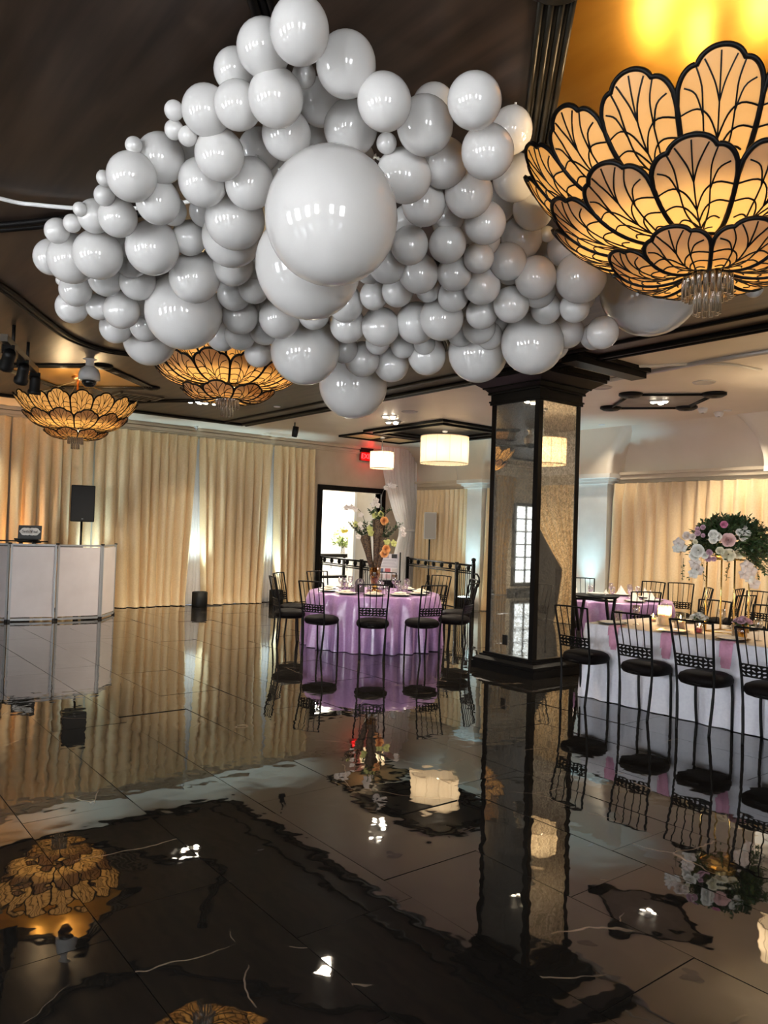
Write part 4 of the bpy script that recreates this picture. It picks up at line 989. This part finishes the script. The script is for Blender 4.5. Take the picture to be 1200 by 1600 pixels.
# ================================================================== round tables
def round_table(c, r, m, label, clabel, seed, gid):
    t = empty('round_table', (c[0], c[1], 0), 0, label, 'table', 'round banquet tables')
    MB().lathe([(0, .72), (r-.02, .72), (r-.005, .73), (r-.005, .748), (0, .75)], 48).build('top', M_black_wood, t)
    MB().tube([(0, 0, .0), (0, 0, .72)], .05, 12).build('pedestal', M_iron, t); MB().lathe([(0, .03), (.1, .05), (.35, .02), (.36, 0)], 24).build('foot', M_iron, t)
    rg = random.Random(seed); nf = 24; ph = [rg.uniform(.5, 1.4) for _ in range(nf+1)]; ph[nf] = ph[0]
    def f(u, v):
        a = 2*PI*u; i = min(int(u*nf), nf-1); tt = u*nf-i; k = ph[i]*(1-tt)+ph[i+1]*tt
        if v < .3:
            rr = (r+.004)*(v/.3); return (rr*math.cos(a), rr*math.sin(a), .757)
        s = ((v-.3)/.7)**1.7
        fold = (.5-.5*math.cos(2*PI*tt))
        rr = r+.006+.014*min(1, s*8)+ s*.01 + k*.10*s**.5*fold + .012*math.sin(a*7+s*4)*s
        z = .757-.005*min(1, s*8)-.745*s
        return (rr*math.cos(a), rr*math.sin(a), max(z, .008))
    cl = MB().grid(f, nf*10, 22, wrap=True).build('tablecloth', m, None, (c[0], c[1], 0)); tag(cl, clabel, 'tablecloth', 'lilac tablecloths')
    return t
PLATE = MB().lathe([(0, .004), (.1, .004), (.155, .016), (.16, .02), (.15, .016), (.1, .009), (0, .008)], 28).mesh('charger', M_charger)
DISH = MB().lathe([(0, .010), (.08, .010), (.125, .024), (.128, .027), (.12, .023), (.08, .016), (0, .015)], 28).mesh('dish', M_china)
WINE = MB().lathe([(.034, 0), (.034, .003), (.006, .008), (.004, .085), (.012, .095), (.034, .125), (.038, .16), (.034, .20), (.033, .20), (.036, .16), (.032, .127), (0, .1)], 14).mesh('bowl', M_glass)
TUMB = MB().lathe([(.03, 0), (.036, .12), (.035, .12), (.029, .006), (0, .006)], 14).mesh('body', M_glass)
def napkin_bun():
    mb = MB(); mb.grid(lambda u, v: ((u-.5)*.20*(1-.25*abs(2*v-1)), (v-.5)*.12*(1-.2*abs(2*u-1)), .018+.022*math.cos((u-.5)*2.6)*math.cos((v-.5)*2.6)+.005*math.sin(14*u)), 10, 6)
    mb.grid(lambda u, v: ((u-.5)*.20*(1-.25*abs(2*v-1)), (v-.5)*.12*(1-.2*abs(2*u-1)), .014), 10, 6)
    return mb.mesh('fold', M_ivory)
NAPB = napkin_bun()
def pyramid():
    mb = MB(); h = .15
    mb.add([(-.09, 0, 0), (.09, 0, 0), (0, .03, h), (0, -.06, 0), (0, .075, 0)], [(0, 3, 2), (3, 1, 2), (0, 2, 4), (1, 4, 2)])
    return mb.mesh('fold', M_white_napkin)
NAPP = pyramid()
def setting(p, rz, nap, where, gid, zt=.758, plates=True):
    pl = empty('plate', (*p, zt), rz, 'plate on black charger %s' % where, 'plate', 'plates on %s' % gid); put('charger', PLATE, pl); put('dish', DISH, pl)
    if nap is not None: tag(put('napkin', nap, None, (*p, zt+.02), rz), 'folded %s napkin %s' % ('ivory' if nap is NAPB else 'white peaked', where), 'napkin', 'napkins on %s' % gid)
def wine(p, where, gid, zt=.758): tag(put('wine_glass', WINE, None, (*p, zt)), 'clear stemmed wine glass %s' % where, 'wine glass', 'glasses on %s' % gid)
def tumbler(p, where, gid, zt=.758): tag(put('tumbler', TUMB, None, (*p, zt)), 'clear straight tumbler %s' % where, 'tumbler', 'glasses on %s' % gid)

T1 = (6.86, 8.95); RT = .93
round_table(T1, RT, M_lilac, 'round banquet table under the near lilac cloth', 'near lilac satin tablecloth with deep folds in the middle of the room', 3, 't1')
base = math.atan2(-T1[1], -T1[0])           # towards the viewer
SEATS = [(-.3, 'nearest the viewer in front of the lilac table'), (31, 'second to the right of the nearest lilac table chair'), (64, 'at the right side of the lilac table, nearer one'), (100, 'at the right side of the lilac table, farther one'),
         (135, 'behind the lilac table at right, near the railing post'), (174, 'directly behind the lilac table under the cone vases'), (-142, 'behind the lilac table before the doorway'), (-106, 'at the far left of the lilac table, back one'), (-70, 'at the far left of the lilac table, front one'), (-33, 'left of the nearest lilac table chair')]
SHORT = {-.3: 'front', 31: 'front right', 64: 'right', 100: 'far right', 135: 'back right', 174: 'back', -142: 'back left', -106: 'far left', -70: 'left', -33: 'front left'}
for dg, nm in SEATS:
    a = base + R(dg); rr = 1.25
    chair(T1[0]+rr*math.cos(a), T1[1]+rr*math.sin(a), a+PI, 'black iron chair %s' % nm, 'black iron chairs around the near lilac table')
    wh = 'at the %s seat of the near lilac table' % SHORT[dg]
    setting((T1[0]+.70*math.cos(a), T1[1]+.70*math.sin(a)), a+PI/2, NAPB, wh, 'the near lilac table')
    wine((T1[0]+.50*math.cos(a+.16), T1[1]+.50*math.sin(a+.16)), wh, 'the near lilac table')
    tumbler((T1[0]+.46*math.cos(a-.14), T1[1]+.46*math.sin(a-.14)), wh, 'the near lilac table')
# round dark board propped on the table
bd = empty('round_board', (T1[0]-.28, T1[1]-.02, .760), -yaw, 'small dark round-topped board standing on the near lilac table', 'table sign')
MB().add([(.07*math.cos(PI*k/14), 0, .13+.07*math.sin(PI*k/14)) for k in range(15)]+[(-.07, 0, 0), (.07, 0, 0)]+[(.07*math.cos(PI*k/14), .01, .13+.07*math.sin(PI*k/14)) for k in range(15)]+[(-.07, .01, 0), (.07, .01, 0)],
         [tuple(range(17)), tuple(range(17, 34))[::-1]]+[(i, (i+1) % 17, 17+(i+1) % 17, 17+i) for i in range(17)]).build('face', mat('brown_board', (.06, .04, .04), .4), bd)
MB().box((0, .03, .012), (.1, .08, .02)).build('foot', MATS['brown_board'], bd)

# centrepiece of woven cones
M_woven = mottle(mat('woven_cone', (.10, .06, .035), .7), (.015, .008, .005), (.13, .075, .04), 55, 2, bump=.6)
cp = empty('cone_centrepiece', (T1[0], T1[1], .758), -yaw, 'tall centrepiece of three woven cone vases with orchids on the near lilac table', 'centrepiece')
MB().lathe([(.11, 0), (.12, .02), (.05, .04), (.045, .10), (.06, .16), (.08, .26), (.085, .36), (.08, .36), (.07, .25), (.04, .15), (0, .12)], 24).build('glass_stand', M_amberglass, cp)
rg = random.Random(9)
CONES = [((-.02, 0, .22), (-.165, .02, .82), .085), ((0, 0, .22), (.03, 0, 1.06), .095), ((.02, 0, .22), (.12, .02, .80), .085)]
lf = MB(); stm = MB()
for a_, b_, r_ in CONES:
    a_, b_ = Vector(a_), Vector(b_); q = (b_-a_).to_track_quat('Z', 'Y').to_matrix().to_4x4(); ln = (b_-a_).length
    MB().lathe([(.018, 0), (.03, ln*.15), (r_*.6, ln*.6), (r_, ln), (r_*.9, ln), (.02, ln*.2), (0, ln*.2)], 18, M=Matrix.Translation(a_) @ q).build('cone_vase', M_woven, cp)
    for k in range(17):
        an = rg.uniform(0, 2*PI); d = (b_-a_).normalized()*1.0 + Vector((math.cos(an)*.8, math.sin(an)*.8, .25)); spray(lf, stm, b_-Vector((0, 0, .05)), d, rg.uniform(.2, .48), 15, .04, rg, .4)
lf.build('foliage', M_leaf, cp)['kind'] = 'stuff'
def blossom_run(pts, kind, r, nm):
    for p in pts: bloom(ORCH.get(kind) if nm == 'orchid' else ROSE[kind], nm, cp, p, (rg.uniform(-.5, .5), -1, rg.uniform(0, .6)), r)
for pts in ([(-.12, 0, .8), (-.2, 0, 1.1), (-.3, 0, 1.22), (-.42, 0, 1.24), (-.52, 0, 1.2)], [(.04, 0, 1.0), (.06, 0, 1.35), (.10, 0, 1.52), (.18, 0, 1.58), (.30, 0, 1.55)], [(.12, 0, .8), (.25, 0, .92), (.36, 0, .95), (.42, 0, .85)], [(0, 0, 1), (-.02, 0, 1.2), (-.02, 0, 1.36)]):
    stm.tube([tuple(p) for p in smooth(pts, 4)], .005, 4)
stm.build('stems', M_stem, cp)['kind'] = 'stuff'
blossom_run([(-.32, -.02, 1.20), (-.38, -.02, 1.23), (-.45, -.02, 1.22), (-.24, -.02, 1.12), (.12, -.02, 1.53), (.18, -.02, 1.57), (.23, -.02, 1.56), (-.02, -.03, 1.34), (0, -.03, 1.27), (-.05, -.03, 1.28), (.40, -.02, .86), (.38, -.02, .93), (-.20, -.03, .93), (-.24, -.04, .98), (-.26, -.05, .80)], 'orchid', .05, 'orchid')
blossom_run([(.06, -.06, 1.14), (-.03, -.05, 1.12), (-.30, -.03, .98), (-.10, -.06, .92), (.26, -.05, .72), (-.08, -.07, .86), (.16, -.05, .74)], 'green', .06, 'orchid')
blossom_run([(.11, -.06, 1.04), (.15, -.08, .63), (.13, -.06, .56)], 'peach', .065, 'rose')

# second lilac table near the right wall
T2 = (9.80, 7.05)
round_table(T2, RT, M_lilac, 'round banquet table under the far lilac cloth', 'far lilac satin tablecloth right of the mirrored column', 8, 't2')
b2_ = math.atan2(-T2[1], -T2[0])
for dg, nm in ((20, 'before the far lilac table, nearest one'), (150, 'behind the far lilac table against the drape'), (195, 'behind the far lilac table beside the pilaster'), (100, 'at the right end of the far lilac table'), (-28, 'left of the far lilac table next to the column')):
    a = b2_+R(dg); chair(T2[0]+1.22*math.cos(a), T2[1]+1.22*math.sin(a), a+PI, 'black iron chair %s' % nm, 'black iron chairs around the far lilac table')
for k, dg in enumerate((0, 36, 72, -40, 120, 160)):
    a = b2_+R(dg); nm = ORD[k]+' clockwise from the column side of the far lilac table'
    setting((T2[0]+.68*math.cos(a), T2[1]+.68*math.sin(a)), a+PI/2, NAPP, nm, 'the far lilac table'); wine((T2[0]+.46*math.cos(a+.2), T2[1]+.46*math.sin(a+.2)), nm, 'the far lilac table')

# loose chairs beyond the head table
for x, y, f, nm in ((11.25, 6.75, 200, 'tallest in view before the right drape'), (11.2, 6.0, 100, 'turned edge-on before the right drape, upper one'), (10.0, 5.25, 80, 'turned edge-on behind the gold stand poles'), (10.75, 5.35, 175, 'behind the gold stand, facing the viewer')):
    chair(x, y, R(f), 'black iron chair %s' % nm, 'black iron chairs by the right drape')

# ================================================================== long head table at right
HX0, HX1, HY0, HY1 = 6.67, 8.05, .4, 5.08
ht = empty('head_table', ((HX0+HX1)/2, (HY0+HY1)/2, 0), 0, 'long banquet table under the white satin cloth at right', 'table')
MB().box((0, 0, .735), (HX1-HX0-.04, HY1-HY0-.04, .03)).build('top', M_black_wood, ht)
for sx in (-1, 1):
    for sy in (-1, 0, 1): MB().box((sx*.55, sy*2.1, .36), (.05, .05, .72)).build('leg', M_iron, ht)
mb = MB(); rg = random.Random(12)
per = []                                   # rounded outline
cr = .07; hx, hy = (HX1-HX0)/2, (HY1-HY0)/2
def outline(t):
    """t in 0..1 round the rectangle; returns point and outward normal"""
    segs = [('l', (-hx+cr, -hy), (hx-cr, -hy), (0, -1)), ('c', (hx-cr, -hy+cr), -PI/2), ('l', (hx, -hy+cr), (hx, hy-cr), (1, 0)), ('c', (hx-cr, hy-cr), 0), ('l', (hx-cr, hy), (-hx+cr, hy), (0, 1)), ('c', (-hx+cr, hy-cr), PI/2), ('l', (-hx, hy-cr), (-hx, -hy+cr), (-1, 0)), ('c', (-hx+cr, -hy+cr), PI)]
    lens = [math.dist(s[1], s[2]) if s[0] == 'l' else cr*PI/2*3 for s in segs]; T = sum(lens); d = t*T
    for s, l_ in zip(segs, lens):
        if d <= l_ or s is segs[-1]:
            k = min(1, d/l_)
            if s[0] == 'l': return (s[1][0]*(1-k)+s[2][0]*k, s[1][1]*(1-k)+s[2][1]*k), s[3]
            a = s[2]+k*PI/2; return (s[1][0]+cr*math.cos(a), s[1][1]+cr*math.sin(a)), (math.cos(a), math.sin(a))
        d -= l_
NF = 46; ph = [rg.uniform(.25, 1.3) for _ in range(NF+1)]; ph[NF] = ph[0]
def f(u, v):
    (x, y), (nx, ny) = outline(u % 1); i = min(int(u*NF), NF-1) % NF; tt = u*NF-int(u*NF); k = ph[i]*(1-tt)+ph[i+1]*tt
    if v < .12: q = v/.12; return (x*q, y*q, .757)
    s = ((v-.12)/.88)**2; o = .012*min(1, s*8)+.02*s+k*.05*s**.8*(.5-.5*math.cos(2*PI*tt))
    return (x+nx*o, y+ny*o, max(.757-.004*min(1, s*10)-.75*s, .006))
cl = MB().grid(f, NF*8, 25, wrap=True).build('tablecloth', M_whitecloth, None, ((HX0+HX1)/2, (HY0+HY1)/2, 0)); tag(cl, 'white satin cloth falling to the floor over the long head table', 'tablecloth')
tag(MB().b2((HX0+.02, HY0+.05, .759), (HX1-.02, HY1-.03, .762)).build('table_runner', M_runner), 'tan overlay cloth covering the top of the white head table', 'table runner')
ZT = .7625
CY = [4.86, 4.17, 3.58, 2.99]
NM = ['leftmost along the white head table beside the column', 'second from the column along the white head table', 'third from the column along the white head table', 'cut by the right frame edge at the white head table']
for y, nm in zip(CY, NM): chair(6.455, y, 0, 'black iron chair %s' % nm, 'black iron chairs along the near side of the head table')
chair(6.455, 2.40, 0, 'black iron chair along the white head table just out of frame', 'black iron chairs along the near side of the head table')
for y, nm in ((4.70, 'nearest the column'), (4.05, 'behind the gold stand'), (3.4, 'near the frame edge'), (2.75, 'past the right frame edge')):
    chair(8.37, y, PI, 'black iron chair on the far side of the head table, %s' % nm, 'black iron chairs on the far side of the head table')
POS = ['nearest the column', 'second from the column', 'third from the column', 'fourth from the column', 'fifth from the column']
for i, y in enumerate(CY+[2.4]):
    setting((6.83, y-.03), 0, None, 'on the near side of the head table, ' + POS[i], 'the head table', ZT)
    wine((7.06, y-.16), 'on the near side of the head table, ' + POS[i], 'the head table', ZT); tumbler((7.10, y+.08), 'on the near side of the head table, ' + POS[i], 'the head table', ZT)
    # pink napkin hanging over the edge
    mb = MB()
    def nf_(u, v):
        yy = (u-.5)*.125*(1-.12*v); s = v*.34
        bul = .004*math.sin(u*9)*min(1, v*2)
        if s < .10: return (.10-s, yy, .006+.002)
        return (-.018-.006*v+bul, yy+(s-.1)*.06, .008-(s-.10))
    mb.grid(nf_, 6, 14); mb.grid(lambda u, v: tuple(Vector(nf_(u*.9, v*.93))+Vector((-.006 if v*.34 > .1 else 0, -.008, .003))), 6, 14)
    yn = at_X((957, 1040, 1133, 1225, 1300)[i], (990, 1010, 1040, 1070, 1090)[i], HX0-.03).y if i < 3 else y-.16
    o = mb.build('napkin', M_pink, None, (HX0, yn, ZT+.0)); tag(o, 'pink napkin hanging over the head table edge, %s' % POS[i], 'napkin', 'pink napkins on the head table')
for i, y in enumerate((4.6, 3.95, 3.3)):
    setting((7.83, y), 0, None, 'on the far side of the head table, ' + POS[i], 'the head table', ZT); wine((7.62, y+.12), 'on the far side of the head table, ' + POS[i], 'the head table', ZT)

# candles in glass
M_wax = mat('cream_wax', (.80, .66, .48), .5, sub=.3)
FL = MB().lathe([(0, 0), (.006, .008), (.008, .018), (.004, .034), (0, .045)], 8).mesh('flame', M_flame)
def candle(x, y, r, h, label, ribbed, e):
    o = empty('candle', (x, y, ZT), 0, label, 'candle', 'candles on the head table')
    n = 40; prof = [(r, 0), (r, h), (r-.003, h), (r-.003, .006), (0, .006)]
    mb = MB()
    if ribbed: mb.grid(lambda u, v: (r*(1+.03*math.cos(36*PI*u))*math.cos(2*PI*u), r*(1+.03*math.cos(36*PI*u))*math.sin(2*PI*u), h*v), 144, 1, wrap=True)
    else: mb.lathe(prof, n)
    mb.build('glass', M_crystal if ribbed else M_glass, o)
    w_ = h*.6; MB().lathe([(r*.78, .007), (r*.78, w_), (r*.6, w_-.006), (0, w_-.008)], 22).build('wax', M_wax, o)
    MB().tube([(0, 0, w_-.008), (0, 0, w_+.012)], .0015, 4).build('wick', M_blackplastic, o)
    put('flame', FL, o, (0, 0, w_+.006)); light('candle_glow', 'POINT', (0, 0, w_+.035), e, (1, .55, .18), o, .012)
def on_table(x, y): p = at_z(x, y, ZT); return p.x, p.y
candle(7.30, 4.52, .068, .21, 'tallest ribbed glass candle, nearest the column on the head table', True, 3.5)
candle(7.10, 4.22, .05, .17, 'cream pillar candle in clear glass right of the ribbed one', False, 2.5)
candle(7.25, 4.10, .035, .07, 'low votive candle beside the white flowers on the head table', False, .8)
candle(7.18, 3.12, .07, .24, 'ribbed glass candle at the right frame edge of the head table', True, 3.5)
candle(7.5, 4.78, .035, .07, 'low votive candle at the far end of the head table', False, .7)
# small bouquets
def posy(x, y, kind, n, vm, label, r=.045, band=None):
    o = empty('posy', (x, y, ZT), 0, label, 'flower vase', 'small bouquets on the head table')
    MB().lathe([(.035, 0), (.042, .02), (.04, .09), (.028, .12), (.032, .13), (.026, .12), (.036, .09), (0, .01)], 18).build('vase', vm, o)
    if band: MB().lathe([(.030, .008), (.036, .02), (.035, .05), (0, .052)], 16).build('petals_in_water', band, o)
    rg = random.Random(n); lf = MB(); stm = MB()
    for k in range(8):
        a = 2*PI*k/8; spray(lf, stm, (0, 0, .12), (math.cos(a), math.sin(a), .4), .11, 5, .04, rg)
    lf.build('foliage', M_leaf, o)['kind'] = 'stuff'
    for k in range(n):
        a = 2*PI*k/max(1, n-1)+.3; q = .055 if k else 0
        bloom(ROSE[kind], 'rose', o, (q*math.cos(a), q*math.sin(a), .155 if k else .18), (q*math.cos(a)*9, q*math.sin(a)*9, .7), r)
posy(7.02, 3.98, 'white', 6, M_glass, 'white rose posy in a clear vase with red petals on the head table', .045, mat('red_petals', (.45, .02, .03), .4))
posy(7.12, 3.60, 'mauve', 7, M_amberglass, 'mauve rose posy in an amber vase beside the gold stand', .045)

# gold stand with the big arrangement
SX, SY, SS = 7.40, 3.90, .285
gs = empty('flower_stand', (SX, SY, ZT), 0, 'tall gold stand of four slim poles on the head table', 'flower stand')
for sx in (-1, 1):
    for sy in (-1, 1): MB().tube([(sx*SS/2, sy*SS/2, 0), (sx*SS/2, sy*SS/2, .72)], .009, 8).build('pole', M_brass, gs)
for z in (.006, .72):
    for k in range(4):
        a = [(-1, -1), (1, -1), (1, 1), (-1, 1)]; p_, q_ = a[k], a[(k+1) % 4]
        MB().tube([(p_[0]*SS/2, p_[1]*SS/2, z), (q_[0]*SS/2, q_[1]*SS/2, z)], .006, 6).build('crossbar', M_brass, gs)
FZ = 1.66-ZT
fa = empty('flower_arrangement', (SX, SY, ZT), 0, 'large white and blush rose arrangement with dark greenery on the gold stand', 'flower arrangement')
MB().lathe([(0, .725), (.1, .725), (.14, .76), (.15, .84), (.13, .84), (0, .78)], 20).build('bowl', M_brass, fa)
rg = random.Random(21); lf = MB(); stm = MB(); fn = MB()
for k in range(230):
    a = rg.uniform(0, 2*PI); e = rg.uniform(-.5, 1.2); d = Vector((math.cos(a)*math.cos(e), math.sin(a)*math.cos(e), math.sin(e)))
    o_ = Vector((d.x*.22, d.y*.22, FZ+d.z*.15)); spray(lf, stm, o_, d, rg.uniform(.08, .20), 9, .05, rg, .5)
for k in range(1000):
    a = rg.uniform(0, 2*PI); e = rg.uniform(-.7, 1.4); d = Vector((math.cos(a)*math.cos(e), math.sin(a)*math.cos(e), math.sin(e))); q = rg.uniform(.6, 1.12)
    leaf(lf, (d.x*.30*q, d.y*.30*q, FZ+d.z*.20*q), d+Vector((rg.uniform(-.8, .8), rg.uniform(-.8, .8), rg.uniform(-.6, .6))), rg.uniform(.04, .085), rg.uniform(.012, .025), Vector((rg.uniform(-1, 1), rg.uniform(-1, 1), 1)))
for k in range(40):
    rd = cam_r*rg.uniform(.5, 1)+Vector((0, 0, rg.uniform(-.7, .55)))-fwd*rg.uniform(-.2, .7); spray(fn, stm, Vector((0, 0, FZ))+rd.normalized()*.17, rd, rg.uniform(.16, .30), 26, .035, rg, .45)
for px, py, dz in ((1085, 895, -1), (1095, 890, -1), (1140, 895, -1), (1068, 870, -.7), (1180, 890, -1)):
    p = at_d(px, 872, 7.45)-Vector((SX, SY, ZT)); spray(lf, stm, p, (rg.uniform(-.3, .3), rg.uniform(-.3, .3), -1), .22, 14, .03, rg, 0)
for px, py in ((1105, 815), (1120, 806), (1135, 805), (1128, 803), (1175, 812), (1183, 815), (1062, 850), (1095, 822)):
    p = at_d(px, py+8, 7.5)-Vector((SX, SY, ZT)); spray(lf, stm, p-Vector((0, 0, .06)), (rg.uniform(-.6, .6), rg.uniform(-.6, .6), 1), .13, 12, .03, rg, .1)
lf.build('foliage', M_leaf, fa)['kind'] = 'stuff'; fn.build('fern', mat('fern_green', (.05, .10, .03), .5), fa)['kind'] = 'stuff'; stm.build('stems', M_stem, fa)['kind'] = 'stuff'
FLW = [('white', 562, 415, 55), ('white', 610, 440, 48), ('white', 560, 470, 50), ('blush', 735, 478, 78), ('pink', 685, 298, 42), ('mauve', 440, 330, 30), ('mauve', 378, 398, 34), ('mauve', 375, 350, 28), ('mauve', 440, 425, 25),
       ('white', 910, 445, 50), ('white', 965, 402, 36), ('white', 862, 388, 40), ('cream', 640, 605, 48), ('cream', 735, 650, 75), ('cream', 855, 628, 68), ('mauve', 512, 625, 38), ('mauve', 500, 695, 38), ('mauve', 565, 700, 30),
       ('white', 380, 600, 75), ('white', 340, 660, 60), ('white', 460, 655, 42), ('cream', 350, 500, 30), ('white', 545, 400, 34), ('orchid', 250, 430, 50), ('orchid', 320, 440, 36)]
cd_ = (Vector((SX, SY, 1.70))-EYE).dot(fwd)
for k, (c_, x, y, r) in enumerate(FLW):
    px, py = 1040+x/7.5, 780+y/7.5; dx = (px-1133)/62; dy = (py-845)/45; dep = cd_-.33*math.sqrt(max(.05, 1-min(.95, dx*dx*.8+dy*dy*.6)))
    p = at_d(px, py, dep); n = (EYE-p).normalized()+cam_r*dx*.6-cam_u*dy*.5
    bloom(ROSE[c_], 'rose', fa, p-Vector((SX, SY, ZT)), n, r/7.5*dep/1200*1.05)
for px, py, r in ((1060, 849, 9), (1057, 857, 7), (1066, 856, 7), (1085, 880, 9), (1090, 890, 9), (1083, 896, 8), (1166, 885, 10), (1172, 893, 10), (1163, 897, 9), (1178, 912, 9), (1170, 903, 8), (1160, 826, 7), (1156, 831, 6)):
    p = at_d(px, py, cd_-.2); bloom(ORCH['orchid' if r > 8 else 'white'], 'orchid', fa, p-Vector((SX, SY, ZT)), (EYE-p)+Vector((0, 0, rg.uniform(-.5, .5))), r*cd_/1200*1.1)

# folding tray stand with its tray, behind the head table end
p = at_d(930, 928, 9.9)
o = empty('tray_stand', (p.x, p.y, 0), R(20), 'black folding tray stand between the column and the far lilac table', 'tray stand')
for s in (-1, 1):
    for y in (-.2, .2): MB().box((0, y, .44), (.04, .03, 1.0), M=Matrix.Rotation(s*R(25), 4, 'Y') @ Matrix.Translation((0, 0, 0)) if False else Matrix.Translation((0, 0, .44)) @ Matrix.Rotation(s*R(25), 4, 'Y') @ Matrix.Translation((0, 0, -.44))).build('leg', M_blackplastic, o)
    MB().tube([(s*.20, -.22, .875), (s*.20, .22, .875)], .015, 6).build('crossbar', M_blackplastic, o)
o = empty('serving_tray', (p.x, p.y, .893), R(20), 'round dark serving tray lying on the black folding stand', 'tray')
MB().lathe([(0, 0), (.28, 0), (.31, .025), (.305, .028), (.275, .008), (0, .008)], 32).build('disc', M_blackplastic, o)
o2 = empty('plate_stack', (p.x+.02, p.y, .903), 0, 'white plates stacked on the dark serving tray', 'plate')
for k in range(3): put('dish', DISH, o2, (0, 0, k*.008))
